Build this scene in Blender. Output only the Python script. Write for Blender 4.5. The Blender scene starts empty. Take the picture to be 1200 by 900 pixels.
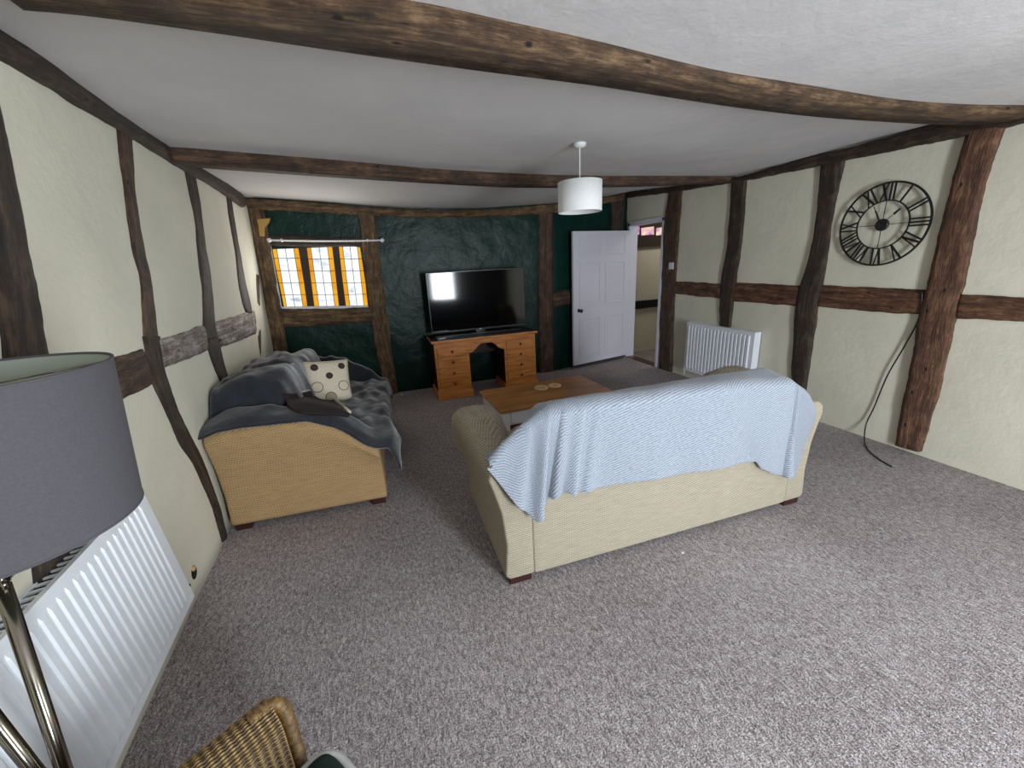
import bpy, bmesh, math, random
from mathutils import Vector, Matrix, noise
R = math.radians
S = bpy.context.scene
COL = S.collection
random.seed(7)

# ------------------------------------------------------------------ camera
CAMH = 1.575
FPX, YAW, PITCH, ROLL = 471.9, R(17.82), R(16.75), R(-3.08)
fwd = Vector((math.sin(YAW)*math.cos(PITCH), math.cos(YAW)*math.cos(PITCH), -math.sin(PITCH)))
rt0 = Vector((math.cos(YAW), -math.sin(YAW), 0)); up0 = rt0.cross(fwd)
RT = rt0*math.cos(ROLL)+up0*math.sin(ROLL); UP = -rt0*math.sin(ROLL)+up0*math.cos(ROLL)
CP = Vector((0, 0, CAMH))
cd = bpy.data.cameras.new('camera'); cam = bpy.data.objects.new('camera', cd); COL.objects.link(cam)
cd.sensor_width = 36; cd.lens = FPX/1200*36; cd.clip_start = .02
M = Matrix((RT, UP, -fwd)).transposed().to_4x4(); M.translation = CP; cam.matrix_world = M
S.camera = cam

# where a line of sight meets a real surface of the room (survey of the photo)
def ray(px, py): return fwd*FPX + RT*(px-600) - UP*(py-450)
def atz(px, py, z=0.): d = ray(px, py); return CP + d*((z-CAMH)/d.z)
def atx(px, py, x): d = ray(px, py); return CP + d*(x/d.x)
def aty(px, py, y): d = ray(px, py); return CP + d*(y/d.y)

H = 2.33; XR = 3.785
def xl(y, z): return (-.994-.05*y)*(1-z/H) + (-.945-.042*y)*z/H
def yb(x): return 5.345 if x < 2.46 else 5.345+(x-2.46)*.30/1.325
def on_left(px, py, off=0.):
    d = ray(px, py); t = 1.0/FPX
    lo, hi = .2/FPX, 20/FPX
    for _ in range(60):
        m = (lo+hi)/2; p = CP+d*m
        if p.x > xl(p.y, p.z)+off: lo = m
        else: hi = m
    return CP+d*lo
def on_right(px, py, off=0.): return atx(px, py, XR-off)
def on_back(px, py, off=0.):
    p = aty(px, py, 5.345-off)
    if p.x > 2.46:
        d = ray(px, py); lo, hi = 3/FPX, 9/FPX
        for _ in range(50):
            m = (lo+hi)/2; q = CP+d*m
            if q.y < yb(q.x)-off: lo = m
            else: hi = m
        p = CP+d*lo
    return p

# ------------------------------------------------------------------ materials
def lin(c):
    return tuple(((v/255)/12.92 if v/255 <= .04045 else ((v/255+.055)/1.055)**2.4) for v in c)+(1,)
class NT:
    def __init__(s, name):
        s.m = bpy.data.materials.new(name); s.m.use_nodes = True; s.t = s.m.node_tree
        s.b = s.t.nodes['Principled BSDF']
    def n(s, typ, **kw):
        o = s.t.nodes.new(typ)
        for k, v in kw.items():
            if k in o.inputs: o.inputs[k].default_value = v
            else: setattr(o, k, v)
        return o
    def l(s, a, b): s.t.links.new(a, b)
    def coord(s, kind='Object', scale=(1,1,1), rot=(0,0,0)):
        tc = s.n('ShaderNodeTexCoord'); mp = s.n('ShaderNodeMapping'); mp.inputs['Scale'].default_value = scale
        mp.inputs['Rotation'].default_value = rot
        s.l(tc.outputs[kind], mp.inputs[0]); return mp.outputs[0]
    def noise(s, co, scale, detail=4, rough=.55, dist=0):
        n = s.n('ShaderNodeTexNoise'); n.inputs['Scale'].default_value = scale; n.inputs['Detail'].default_value = detail
        n.inputs['Roughness'].default_value = rough; n.inputs['Distortion'].default_value = dist
        s.l(co, n.inputs['Vector']); return n.outputs['Fac']
    def ramp(s, fac, stops):
        r = s.n('ShaderNodeValToRGB'); e = r.color_ramp.elements
        while len(e) < len(stops): e.new(.5)
        for i, (p, c) in enumerate(stops): e[i].position = p; e[i].color = c if len(c) == 4 else lin(c)
        s.l(fac, r.inputs[0]); return r.outputs[0]
    def bump(s, fac, strength, dist=.01, prev=None):
        b = s.n('ShaderNodeBump'); b.inputs['Strength'].default_value = strength; b.inputs['Distance'].default_value = dist
        s.l(fac, b.inputs['Height'])
        if prev: s.l(prev, b.inputs['Normal'])
        return b.outputs[0]
    def mix(s, fac, a, b, mode='MIX'):
        m = s.n('ShaderNodeMix'); m.data_type = 'RGBA'; m.blend_type = mode
        for sock, v in ((m.inputs[0], fac), (m.inputs[6], a), (m.inputs[7], b)):
            if isinstance(v, (int, float, tuple)): sock.default_value = v
            else: s.l(v, sock)
        return m.outputs[2]
    def math(s, op, a, b=None):
        m = s.n('ShaderNodeMath'); m.operation = op
        for i, v in enumerate((a, b)):
            if v is None: continue
            if isinstance(v, (int, float)): m.inputs[i].default_value = v
            else: s.l(v, m.inputs[i])
        return m.outputs[0]
    def done(s, color=None, rough=.6, normal=None, **kw):
        if color is not None:
            if isinstance(color, tuple): s.b.inputs['Base Color'].default_value = color if len(color) == 4 else lin(color)
            else: s.l(color, s.b.inputs['Base Color'])
        if isinstance(rough, (int, float)): s.b.inputs['Roughness'].default_value = rough
        else: s.l(rough, s.b.inputs['Roughness'])
        if normal: s.l(normal, s.b.inputs['Normal'])
        for k, v in kw.items(): s.b.inputs[k.replace('_', ' ')].default_value = v
        return s.m

def plain(name, col, rough=.5, **kw):
    t = NT(name); co = t.coord()
    f = t.noise(co, 30, 3)
    c = t.mix(f, tuple(v*.92 for v in lin(col)[:3])+(1,), lin(col))
    return t.done(c, rough, **kw)
def plaster(name, c1, c2, bs=.35, rough=.85):
    t = NT(name); co = t.coord()
    f = t.noise(co, 1.6, 6, .6, .4); c = t.ramp(f, [(.3, c2), (.7, c1)])
    g = t.noise(co, 5, 8, .65); nb = t.bump(g, bs, .035)
    nb = t.bump(t.noise(co, 60, 3), .18, .004, nb)
    return t.done(c, rough, nb)
def timber_mat(name, dark, mid, light, contrast=1, rough=.72):
    t = NT(name); co = t.coord('UV', (1, 1, 1))
    cs = t.coord('UV', (2.2, 18, 1)); cf = t.coord('UV', (14, 110, 1))
    f1 = t.noise(cs, 1.5, 9, .72, .25); f2 = t.noise(cf, 1.0, 5, .7); blot = t.noise(co, 9, 8, .72)
    f = t.math('ADD', t.math('MULTIPLY', f1, .45), t.math('ADD', t.math('MULTIPLY', f2, .25), t.math('MULTIPLY', blot, .3)))
    c = t.ramp(f, [(.40, dark), (.5, mid), (.60, light)])
    # worm holes and knots
    v = t.n('ShaderNodeTexVoronoi'); v.inputs['Scale'].default_value = 9; t.l(t.coord('UV', (.7, 1.3, 1)), v.inputs['Vector'])
    hole = t.ramp(v.outputs['Distance'], [(.06, (0, 0, 0)), (.13, (255, 255, 255))])
    c = t.mix(1.0, c, hole, 'MULTIPLY')
    hh = t.math('ADD', t.math('MULTIPLY', f1, .8), t.math('ADD', t.math('MULTIPLY', f2, .35), t.math('MULTIPLY', hole, .2)))
    return t.done(c, rough, t.bump(hh, 1.0, .022))
def weave(name, c1, c2, s=215, bs=.45):
    t = NT(name); co = t.coord('Object')
    def wv(rot):
        w = t.n('ShaderNodeTexWave'); w.inputs['Scale'].default_value = s/6.28; w.wave_type = 'BANDS'; w.bands_direction = 'X'
        w.inputs['Distortion'].default_value = .7; w.inputs['Detail'].default_value = 1
        t.l(t.coord('Object', (1, 1, 1), rot), w.inputs['Vector']); return w.outputs['Fac']
    a = wv((R(35), R(45), R(45))); b = wv((R(-35), R(-45), R(45)))
    f = t.math('MULTIPLY', a, b)
    n1 = t.noise(t.coord('Object', (1, 1, 9)), 12, 5); n2 = t.noise(co, 220, 2)
    ff = t.math('ADD', t.math('MULTIPLY', f, .55), t.math('ADD', t.math('MULTIPLY', n1, .35), t.math('MULTIPLY', n2, .3)))
    c = t.ramp(ff, [(.15, c2), (.62, c1)])
    return t.done(c, .95, t.bump(ff, bs, .004))

MT = {}
MT['cream'] = plaster('cream_plaster', (212, 207, 190), (198, 194, 177), .22)
MT['white'] = plaster('white_ceiling', (210, 206, 206), (199, 196, 197), .22)
t = NT('green_paint'); co = t.coord()
f = t.noise(co, 1.8, 7, .62, .5)
c = t.ramp(f, [(.3, (3, 32, 27)), (.6, (5, 42, 34)), (.8, (10, 54, 45))])
g = t.noise(co, 7, 8, .6, .3)
MT['green'] = t.done(c, .36, t.bump(t.noise(co, 90, 2), .2, .003, t.bump(g, .38, .035)), Specular_IOR_Level=.22)
MT['oak'] = timber_mat('old_oak_beam', (30, 20, 13), (80, 58, 39), (136, 108, 80))
MT['oak_red'] = timber_mat('old_oak_stud', (26, 17, 12), (66, 46, 33), (112, 84, 62))
MT['oak_warm'] = timber_mat('warm_oak_post', (36, 21, 14), (90, 59, 41), (142, 104, 76))
MT['oak_dark'] = timber_mat('dark_oak_stud', (18, 12, 9), (50, 37, 28), (90, 71, 54))
MT['oak_lime'] = timber_mat('limewashed_rail', (58, 46, 42), (128, 116, 110), (196, 188, 184))
MT['oak_tan'] = timber_mat('tan_oak', (34, 23, 14), (86, 64, 42), (140, 110, 76))
# carpet
t = NT('carpet'); co = t.coord()
f = t.noise(co, 170, 2, .7, .3); f2 = t.noise(t.coord('Object', (1, .42, 1), (0, 0, R(28))), 85, 3, .7, .8); f3 = t.noise(co, 1.2, 3)
ff = t.math('ADD', t.math('MULTIPLY', f, .5), t.math('ADD', t.math('MULTIPLY', f2, .4), t.math('MULTIPLY', f3, .1)))
c = t.ramp(ff, [(.40, (102, 94, 95)), (.5, (156, 147, 147)), (.60, (212, 204, 205))])
MT['carpet'] = t.done(c, 1.0, t.bump(ff, .9, .02), Specular_IOR_Level=.1)
MT['beige'] = weave('beige_chenille', (176, 167, 148), (98, 87, 71))
MT['tan'] = weave('tan_chenille', (182, 150, 106), (98, 74, 46))
MT['foot'] = plain('dark_wood_foot', (52, 22, 16), .4)
# throws
t = NT('blue_grey_fleece'); co = t.coord('UV')
w = t.n('ShaderNodeTexWave'); w.inputs['Scale'].default_value = 30; w.inputs['Distortion'].default_value = 1.2; w.inputs['Detail Scale'].default_value = 3
t.l(t.coord('UV', (1, 1, 1), (0, 0, R(52))), w.inputs['Vector'])
w2 = t.noise(co, 110, 3)
ff = t.math('ADD', t.math('MULTIPLY', w.outputs['Fac'], .42), t.math('MULTIPLY', w2, .75))
c = t.ramp(ff, [(.2, (98, 104, 116)), (.75, (158, 166, 179))])
MT['fleece'] = t.done(c, 1.0, t.bump(ff, .7, .006), Sheen_Weight=.3)
t = NT('navy_fleece'); co = t.coord('UV'); co3 = t.coord('Object')
f = t.noise(co3, 160, 3); f2 = t.noise(co3, 9, 5, .6)
c = t.ramp(t.math('ADD', t.math('MULTIPLY', f, .4), t.math('MULTIPLY', f2, .6)), [(.3, (13, 14, 19)), (.7, (37, 41, 51))])
MT['navy'] = t.done(c, .95, t.bump(f, .5, .004, t.bump(f2, .5, .02)), Sheen_Weight=.45, Sheen_Roughness=.4)
MT['maroon'] = plain('dark_brown_fleece', (36, 22, 24), .95)
MT['cream_cloth'] = weave('cream_cloth', (214, 204, 184), (176, 164, 142), 260, .3)
MT['brown_dot'] = plain('brown_dot', (58, 44, 38), .9)
MT['grey_dot'] = plain('taupe_dot', (150, 138, 120), .9)
# pine
t = NT('pine'); co = t.coord('Object', (1.4, 6, 14))
f = t.noise(co, 2.2, 6, .6, 1.2); kn = t.n('ShaderNodeTexVoronoi'); kn.inputs['Scale'].default_value = 5; t.l(t.coord('Object', (1, 1, 2)), kn.inputs['Vector'])
c = t.ramp(f, [(.3, (150, 84, 34)), (.5, (196, 124, 58)), (.7, (216, 148, 78))])
c = t.mix(1.0, c, t.ramp(kn.outputs['Distance'], [(.03, (90, 45, 22)), (.1, (255, 255, 255))]), 'MULTIPLY')
MT['pine'] = t.done(c, .35, t.bump(f, .1, .002))
MT['pine_dark'] = plain('dark_pine_side', (52, 26, 16), .4)  # darker brown than the pine fronts, for side panels and back board
MT['knob'] = plain('dark_wood_knob', (60, 30, 16), .3)
t = NT('oak_tabletop'); f = t.noise(t.coord('Object', (1.2, 9, 3)), 2.4, 7, .62, .8); f2 = t.noise(t.coord('Object', (.6, 2.2, 1)), 3, 2)
c = t.ramp(t.math('ADD', t.math('MULTIPLY', f, .6), t.math('MULTIPLY', f2, .4)), [(.34, (112, 74, 38)), (.5, (158, 108, 58)), (.66, (184, 134, 78))])
MT['tabletop'] = t.done(c, .38, t.bump(f, .15, .003))
MT['white_paint'] = plain('white_paint', (214, 214, 214), .5)
MT['door_paint'] = plain('door_gloss', (208, 205, 216), .4)
MT['enamel'] = plain('white_enamel', (222, 226, 232), .3)
MT['grille'] = plain('radiator_grille', (90, 92, 96), .5)
MT['black'] = plain('black_plastic', (12, 12, 13), .3)
MT['iron'] = plain('black_iron', (16, 15, 16), .5)
MT['screen'] = plain('tv_glass', (4, 4, 5), .07, Specular_IOR_Level=.35)
MT['chrome'] = NT('chrome').done((128, 122, 112), .16, Metallic=1.0)
MT['brass'] = plain('brass_dark', (60, 44, 28), .35, Metallic=.8)
MT['dark'] = plain('dark_void', (8, 7, 7), .9)
# shades
t = NT('grey_lamp_shade'); f = t.noise(t.coord('Object', (1, 1, 1)), 240, 2)
MT['shade_grey'] = t.done(t.ramp(f, [(.3, (69, 67, 71)), (.7, (76, 74, 79))]), .9, t.bump(f, .15, .002))
t = NT('lamp_lining'); MT['lining'] = t.done((150, 158, 146), .8)
t = NT('white_shade'); f = t.noise(t.coord(), 200, 2)
MT['shade_white'] = t.done(t.ramp(f, [(.3, (222, 222, 222)), (.7, (236, 236, 236))]), .8, None, Transmission_Weight=0)
# wicker
t = NT('wicker'); f = t.noise(t.coord('Object', (1, 1, 1)), 60, 4)
MT['wicker'] = t.done(t.ramp(f, [(.3, (74, 52, 26)), (.6, (124, 96, 56)), (.8, (160, 134, 88))]), .45)
MT['wicker_dark'] = plain('wicker_gap', (22, 14, 8), .8)
MT['green_cloth'] = plain('dark_green_cloth', (10, 34, 28), .95)
MT['pipe_white'] = plain('pale_piping', (188, 190, 188), .9)
MT['ring'] = plain('carved_wood', (200, 164, 124), .6)
MT['paper'] = plain('white_scrap', (240, 240, 240), .8)
def emis(name, stops, strength, scale=(1, 1, 1), nscale=4):
    t = NT(name); f = t.noise(t.coord('Object', scale), nscale, 5, .6)
    c = t.ramp(f, stops); t.l(c, t.b.inputs['Emission Color']); t.b.inputs['Emission Strength'].default_value = strength
    return t.done((20, 20, 20), .15)
MT['pane'] = emis('leaded_clear_glass', [(.32, (176, 186, 200)), (.45, (238, 244, 250)), (.7, (255, 255, 255))], 1.15, (1, 1, 2.5), 5)
MT['amber'] = emis('amber_glass', [(.3, (232, 140, 10)), (.6, (250, 180, 30))], .95)
MT['pink'] = emis('pink_glass', [(.35, (190, 110, 200)), (.5, (250, 200, 190)), (.65, (255, 250, 240))], .9, (1, 1, 1), 8)
MT['sky'] = emis('bright_window_glass', [(.3, (225, 235, 250)), (.7, (245, 250, 255))], 1.6)

# ------------------------------------------------------------------ mesh tools
def link(name, me, m=None, parent=None, smooth=False):
    o = bpy.data.objects.new(name, me); COL.objects.link(o)
    if m is not None:
        for q in (m if isinstance(m, (list, tuple)) else [m]): me.materials.append(q)
    if parent is not None: o.parent = parent
    if smooth:
        for p in me.polygons: p.use_smooth = True
    return o
def props(o, label=None, cat=None, group=None, kind=None):
    if label: o['label'] = label
    if cat: o['category'] = cat
    if group: o['group'] = group
    if kind: o['kind'] = kind
    return o
def empty(name, loc, rz=0, label=None, cat=None, group=None):
    o = bpy.data.objects.new(name, None); COL.objects.link(o); o.location = loc; o.rotation_euler = (0, 0, rz); o.empty_display_size = .1
    return props(o, label, cat, group)
def frombm(name, bm, m, parent=None, smooth=False, bevel=0, seg=2, sub=0):
    bmesh.ops.recalc_face_normals(bm, faces=bm.faces[:])
    me = bpy.data.meshes.new(name); bm.to_mesh(me); bm.free()
    o = link(name, me, m, parent, smooth)
    if bevel:
        b = o.modifiers.new('bevel', 'BEVEL'); b.width = bevel; b.segments = seg; b.limit_method = 'ANGLE'; b.angle_limit = R(40)
        for p in me.polygons: p.use_smooth = True
        o.modifiers.new('wn', 'WEIGHTED_NORMAL')
    if sub:
        s = o.modifiers.new('sub', 'SUBSURF'); s.levels = s.render_levels = sub
    return o
def box(bm, x0, x1, y0, y1, z0, z1, mat=0):
    vs = [bm.verts.new(p) for p in ((x0,y0,z0),(x1,y0,z0),(x1,y1,z0),(x0,y1,z0),(x0,y0,z1),(x1,y0,z1),(x1,y1,z1),(x0,y1,z1))]
    for f in ((0,3,2,1),(4,5,6,7),(0,1,5,4),(1,2,6,5),(2,3,7,6),(3,0,4,7)):
        bm.faces.new([vs[i] for i in f]).material_index = mat
def boxo(name, b, m, parent=None, bevel=.003):
    bm = bmesh.new(); box(bm, *b); return frombm(name, bm, m, parent, bevel=bevel)
def prism(bm, pts, thick):
    """pts: list of Vector; extrude along vector thick"""
    a = [bm.verts.new(p) for p in pts]; b = [bm.verts.new(p+thick) for p in pts]; n = len(pts)
    bm.faces.new(a); bm.faces.new(b[::-1])
    for i in range(n): bm.faces.new((a[i], b[i], b[(i+1) % n], a[(i+1) % n]))
def tube(bm, pts, r, seg=8, cap=True):
    pts = [Vector(p) for p in pts]; rings = []
    prev = None
    for i, p in enumerate(pts):
        d = (pts[min(i+1, len(pts)-1)]-pts[max(i-1, 0)]).normalized()
        u = d.orthogonal().normalized() if prev is None else (prev-d*prev.dot(d)).normalized()
        prev = u; v = d.cross(u); rr = r[i] if isinstance(r, (list, tuple)) else r
        rings.append([bm.verts.new(p+(u*math.cos(2*math.pi*k/seg)+v*math.sin(2*math.pi*k/seg))*rr) for k in range(seg)])
    for a, b in zip(rings, rings[1:]):
        for k in range(seg): bm.faces.new((a[k], a[(k+1) % seg], b[(k+1) % seg], b[k]))
    if cap: bm.faces.new(rings[0][::-1]); bm.faces.new(rings[-1])
def lathe(bm, prof, c=(0, 0, 0), axis='Z', seg=32, capped=False):
    rings = []
    for r, h in prof:
        ring = []
        for k in range(seg):
            a = 2*math.pi*k/seg; x, y = r*math.cos(a), r*math.sin(a)
            p = {'Z': (x, y, h), 'Y': (x, h, y), 'X': (h, x, y)}[axis]
            ring.append(bm.verts.new((p[0]+c[0], p[1]+c[1], p[2]+c[2])))
        rings.append(ring)
    for a, b in zip(rings, rings[1:]):
        for k in range(seg): bm.faces.new((a[k], a[(k+1) % seg], b[(k+1) % seg], b[k]))
    if capped: bm.faces.new(rings[0][::-1]); bm.faces.new(rings[-1])
def catmull(pts, n):
    """resample 2-D/3-D polyline smoothly to n points, by arc length"""
    P = [Vector(p) for p in pts]; L = [0]
    for a, b in zip(P, P[1:]): L.append(L[-1]+(b-a).length)
    out = []
    for i in range(n):
        s = L[-1]*i/(n-1); k = 0
        while k < len(P)-2 and L[k+1] < s: k += 1
        u = (s-L[k])/max(1e-9, L[k+1]-L[k])
        p0, p1, p2, p3 = P[max(k-1, 0)], P[k], P[k+1], P[min(k+2, len(P)-1)]
        if (p1-p0).length > 0 and k > 0: m1 = (p2-p0)*((p2-p1).length/((p2-p1).length+(p1-p0).length))
        else: m1 = p2-p1
        if k < len(P)-2: m2 = (p3-p1)*((p2-p1).length/((p2-p1).length+(p3-p2).length))
        else: m2 = p2-p1
        out.append(p1*(2*u**3-3*u*u+1)+m1*(u**3-2*u*u+u)+p2*(-2*u**3+3*u*u)+m2*(u**3-u*u))
    return out
def interp(xs, ys, x):
    if x <= xs[0]: return ys[0]
    for i in range(len(xs)-1):
        if x <= xs[i+1]:
            return ys[i]+(ys[i+1]-ys[i])*(x-xs[i])/(xs[i+1]-xs[i])
    return ys[-1]
def sstep(a, b, x):
    t = max(0, min(1, (x-a)/(b-a))) if b != a else float(x > a); return t*t*(3-2*t)

NTRIM = [0]
def timber(A, B, surf, inward, m, depth=.03, jit=.006, label=None, n=None):
    """a hand-hewn timber on a wall: A, B the two long edges as seen; surf(px,py,off)->point; inward = normal into room"""
    NTRIM[0] += 1
    A3 = [surf(p[0], p[1], depth) for p in catmull([Vector((a[0], a[1], 0)) for a in A], 14)]
    B3 = [surf(p[0], p[1], depth) for p in catmull([Vector((a[0], a[1], 0)) for a in B], 14)]
    ln = sum((a-b).length for a, b in zip(A3, A3[1:])); n = n or max(8, int(ln/.02))
    A3 = catmull(A3, n); B3 = catmull(B3, n)
    me_v, me_f, uv = [], [], []
    sd = NTRIM[0]*7.3; K = 9; run = 0
    for i in range(n):
        a, b = A3[i].copy(), B3[i].copy(); w = (b-a).length; d = (b-a)/w
        if i: run += ((A3[i]+B3[i])/2-(A3[i-1]+B3[i-1])/2).length
        ja = noise.noise(Vector((run*7, sd, 0)))*jit*1.4+noise.noise(Vector((run*31, sd, 0)))*.004; jb = noise.noise(Vector((run*7, sd+9, 0)))*jit*1.4+noise.noise(Vector((run*31, sd+9, 0)))*.004
        a += d*ja; b += d*jb
        for k in range(K):
            if k == 0: p = a-inward*(depth+.012); q = -depth
            elif k == K-1: p = b-inward*(depth+.012); q = w+depth
            else:
                s = (k-1)/(K-3); p = a.lerp(b, s); q = s*w
                rnd = .010*(1 if k in (1, K-2) else 0)
                p = p-inward*rnd+inward*(noise.noise(Vector((run*5, s*w*14+sd, 3)))*jit)
            me_v.append(p); uv.append((run+sd, q))
    for i in range(n-1):
        for k in range(K-1):
            me_f.append((i*K+k, i*K+k+1, (i+1)*K+k+1, (i+1)*K+k))
    me_f.append(tuple(range(K))[::-1]); me_f.append(tuple((n-1)*K+k for k in range(K)))
    me = bpy.data.meshes.new('trim'); me.from_pydata(me_v, [], me_f); me.update()
    ul = me.uv_layers.new(name='UVMap')
    for lp in me.loops: ul.data[lp.index].uv = uv[lp.vertex_index]
    o = link('trim_%d' % NTRIM[0], me, m, None, True)
    bm = bmesh.new(); bm.from_mesh(me); bmesh.ops.recalc_face_normals(bm, faces=bm.faces[:]); bm.to_mesh(me); bm.free()
    props(o, label, None, None, 'structure'); return o

def beam(T, B, zT, width, m, label):
    """ceiling beam: T near-top edge as seen (on the ceiling at zT), B far-bottom edge as seen"""
    NTRIM[0] += 1
    n = 60
    T2 = catmull([Vector((a[0], a[1], 0)) for a in T], n); B2 = catmull([Vector((a[0], a[1], 0)) for a in B], n)
    verts, uv, faces = [], [], []; tops = []
    P = [atz(p[0], p[1], zT) for p in T2]
    # the far bottom edge, matched by world x
    dirs = [ray(p[0], p[1]) for p in B2]
    K = 7; run = 0
    for i in range(n):
        pt = P[i]; x, y = pt.x, pt.y; w = width+.008*noise.noise(Vector((x*3, 5, 0)))
        best = min(range(n-1), key=lambda j: abs(dirs[j].x/dirs[j].y*(y+w)-x))
        # interpolate slope
        j = best; a = dirs[j]; b = dirs[min(j+1, n-1)]
        xa, xb = a.x/a.y*(y+w), b.x/b.y*(y+w); s = 0 if abs(xb-xa) < 1e-9 else (x-xa)/(xb-xa)
        d = a.lerp(b, max(-3, min(3, s))); z = CAMH+d.z/d.y*(y+w)
        if i: run += (P[i]-P[i-1]).length
        n1 = noise.noise(Vector((x*4, 1, 0)))*.006
        ring = [(x, y+.02, zT+.1), (x, y, zT), (x, y-.004+n1*.3, (z+zT)/2+.0), (x, y+.004, z+.012), (x, y+.016, z+n1*.3), (x, y+w-.006, z), (x, y+w, z+.014)]
        ring.append((x, y+w, 2.5))
        q = 0
        for k, v in enumerate(ring):
            if k: q += (Vector(v)-Vector(ring[k-1])).length
            verts.append(v); uv.append((run+3*NTRIM[0], q))
        tops.append((pt, z))
    K = 8
    for i in range(n-1):
        for k in range(K-1): faces.append((i*K+k, i*K+k+1, (i+1)*K+k+1, (i+1)*K+k))
    faces.append(tuple(range(K))); faces.append(tuple((n-1)*K+k for k in range(K))[::-1])
    me = bpy.data.meshes.new('trim'); me.from_pydata(verts, [], faces); me.update()
    ul = me.uv_layers.new(name='UVMap')
    for lp in me.loops: ul.data[lp.index].uv = uv[lp.vertex_index]
    bm = bmesh.new(); bm.from_mesh(me); bmesh.ops.recalc_face_normals(bm, faces=bm.faces[:]); bm.to_mesh(me); bm.free()
    o = link('trim_%d' % NTRIM[0], me, m, None, True); props(o, label, None, None, 'structure')
    return tops

# ------------------------------------------------------------------ room shell
YR = -2.6      # rear wall, behind the camera
def surfgrid(name, f, nu, nv, m, kind='structure', thick=None, smooth=True):
    bm = bmesh.new(); g = [[bm.verts.new(f(i/nu, j/nv)) for j in range(nv+1)] for i in range(nu+1)]
    for i in range(nu):
        for j in range(nv): bm.faces.new((g[i][j], g[i+1][j], g[i+1][j+1], g[i][j+1]))
    me = bpy.data.meshes.new(name); bm.to_mesh(me); bm.free()
    o = link(name, me, m, None, smooth)
    if kind: o['kind'] = kind
    if thick:
        s = o.modifiers.new('s', 'SOLIDIFY'); s.thickness = thick; s.offset = 0
    return o
bm = bmesh.new(); box(bm, -1.6, 6.4, YR-.2, 6.0, -.12, 0); o = frombm('floor', bm, MT['carpet']); props(o, 'grey-brown flecked fitted carpet', None, None, 'structure')
# left wall: leans gently and has uneven plaster
def bumpy(p, s=2.2, a=.010): return noise.noise(Vector(p)*s)*a
def fl(u, v):
    y = YR+(5.55-YR)*u; z = 2.6*v; return Vector((xl(y, z)-.0+bumpy((9, y, z)), y, z))
surfgrid('wall_left', fl, 90, 26, MT['cream']).modifiers.new('s', 'SOLIDIFY').thickness = -.02
# right wall with the doorway cut out
DY0, DY1, DZ = 4.80, 5.56, 2.02
bm = bmesh.new()
def rgrid(y0, y1, z0, z1, ny, nz):
    g = [[bm.verts.new((XR+bumpy((2, y0+(y1-y0)*i/ny, z0+(z1-z0)*j/nz), 2.0, .006)*(1 if 0 < i < ny else 0), y0+(y1-y0)*i/ny, z0+(z1-z0)*j/nz)) for j in range(nz+1)] for i in range(ny+1)]
    for i in range(ny):
        for j in range(nz): bm.faces.new((g[i][j], g[i+1][j], g[i+1][j+1], g[i][j+1]))
rgrid(YR, DY0, 0, 2.6, 70, 26); rgrid(DY0, DY1+.25, DZ, 2.6, 4, 4); rgrid(DY1, DY1+.25, 0, DZ, 2, 6)
o = frombm('wall_right', bm, MT['cream'], smooth=True); o['kind'] = 'structure'
# wall thickness seen in the doorway is the door lining, built below
# back wall with window opening
W = {}
wp = {'p1': [(318.5,288),(348.6,288),(360,359),(331,359.5)], 'p2': [(359,289),(388.5,289),(397,358.5),(369,359)], 'p3': [(397,289),(423,289),(430.6,358),(406,359)]}
def fb(u, v):
    x = -1.4+(3.95+1.4)*u; z = 2.62*v; return Vector((x, yb(x)+bumpy((x, 3, z), 1.7, .012)+bumpy((x, 8, z), 6, .005), z))
NX, NZ = 150, 72
bm = bmesh.new(); g = [[bm.verts.new(fb(i/NX, j/NZ)) for j in range(NZ+1)] for i in range(NX+1)]
for i in range(NX):
    for j in range(NZ):
        c = fb((i+.5)/NX, (j+.5)/NZ)
        if -1.02 < c.x < -.08 and 1.16 < c.z < 1.86: continue
        bm.faces.new((g[i][j], g[i+1][j], g[i+1][j+1], g[i][j+1]))
o = frombm('wall_back', bm, MT['green'], smooth=True); props(o, 'glossy dark green lumpy plaster wall', None, None, 'structure')
# rear wall, behind the camera, with an unseen window that lights the room
bm = bmesh.new()
for b in ((-1.5, 1.4, 0, 2.7), (1.4, 2.1, 0, .1), (1.4, 2.1, 2.0, 2.7), (2.1, 4.0, 0, 2.7)): box(bm, b[0], b[1], YR-.12, YR, b[2], b[3])
o = frombm('wall_rear', bm, plaster('dark_rear_plaster', (74, 70, 64), (62, 60, 56), .2)); o['kind'] = 'structure'  # unseen wall, coloured dark so the screen and green paint reflect less
wr = empty('window_2', (0, 0, 0)); wr['kind'] = 'structure'
bm = bmesh.new(); box(bm, 1.4, 2.1, YR-.10, YR-.09, .1, 2.0); frombm('window_pane', bm, MT['sky'], wr)
bm = bmesh.new()
for x in (1.4, 2.05): box(bm, x, x+.05, YR-.08, YR-.02, .1, 2.0)
for z in (.1, 1.1, 1.95): box(bm, 1.4, 2.1, YR-.08, YR-.02, z, z+.05)
frombm('window_frame', bm, MT['white_paint'], wr)

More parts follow.
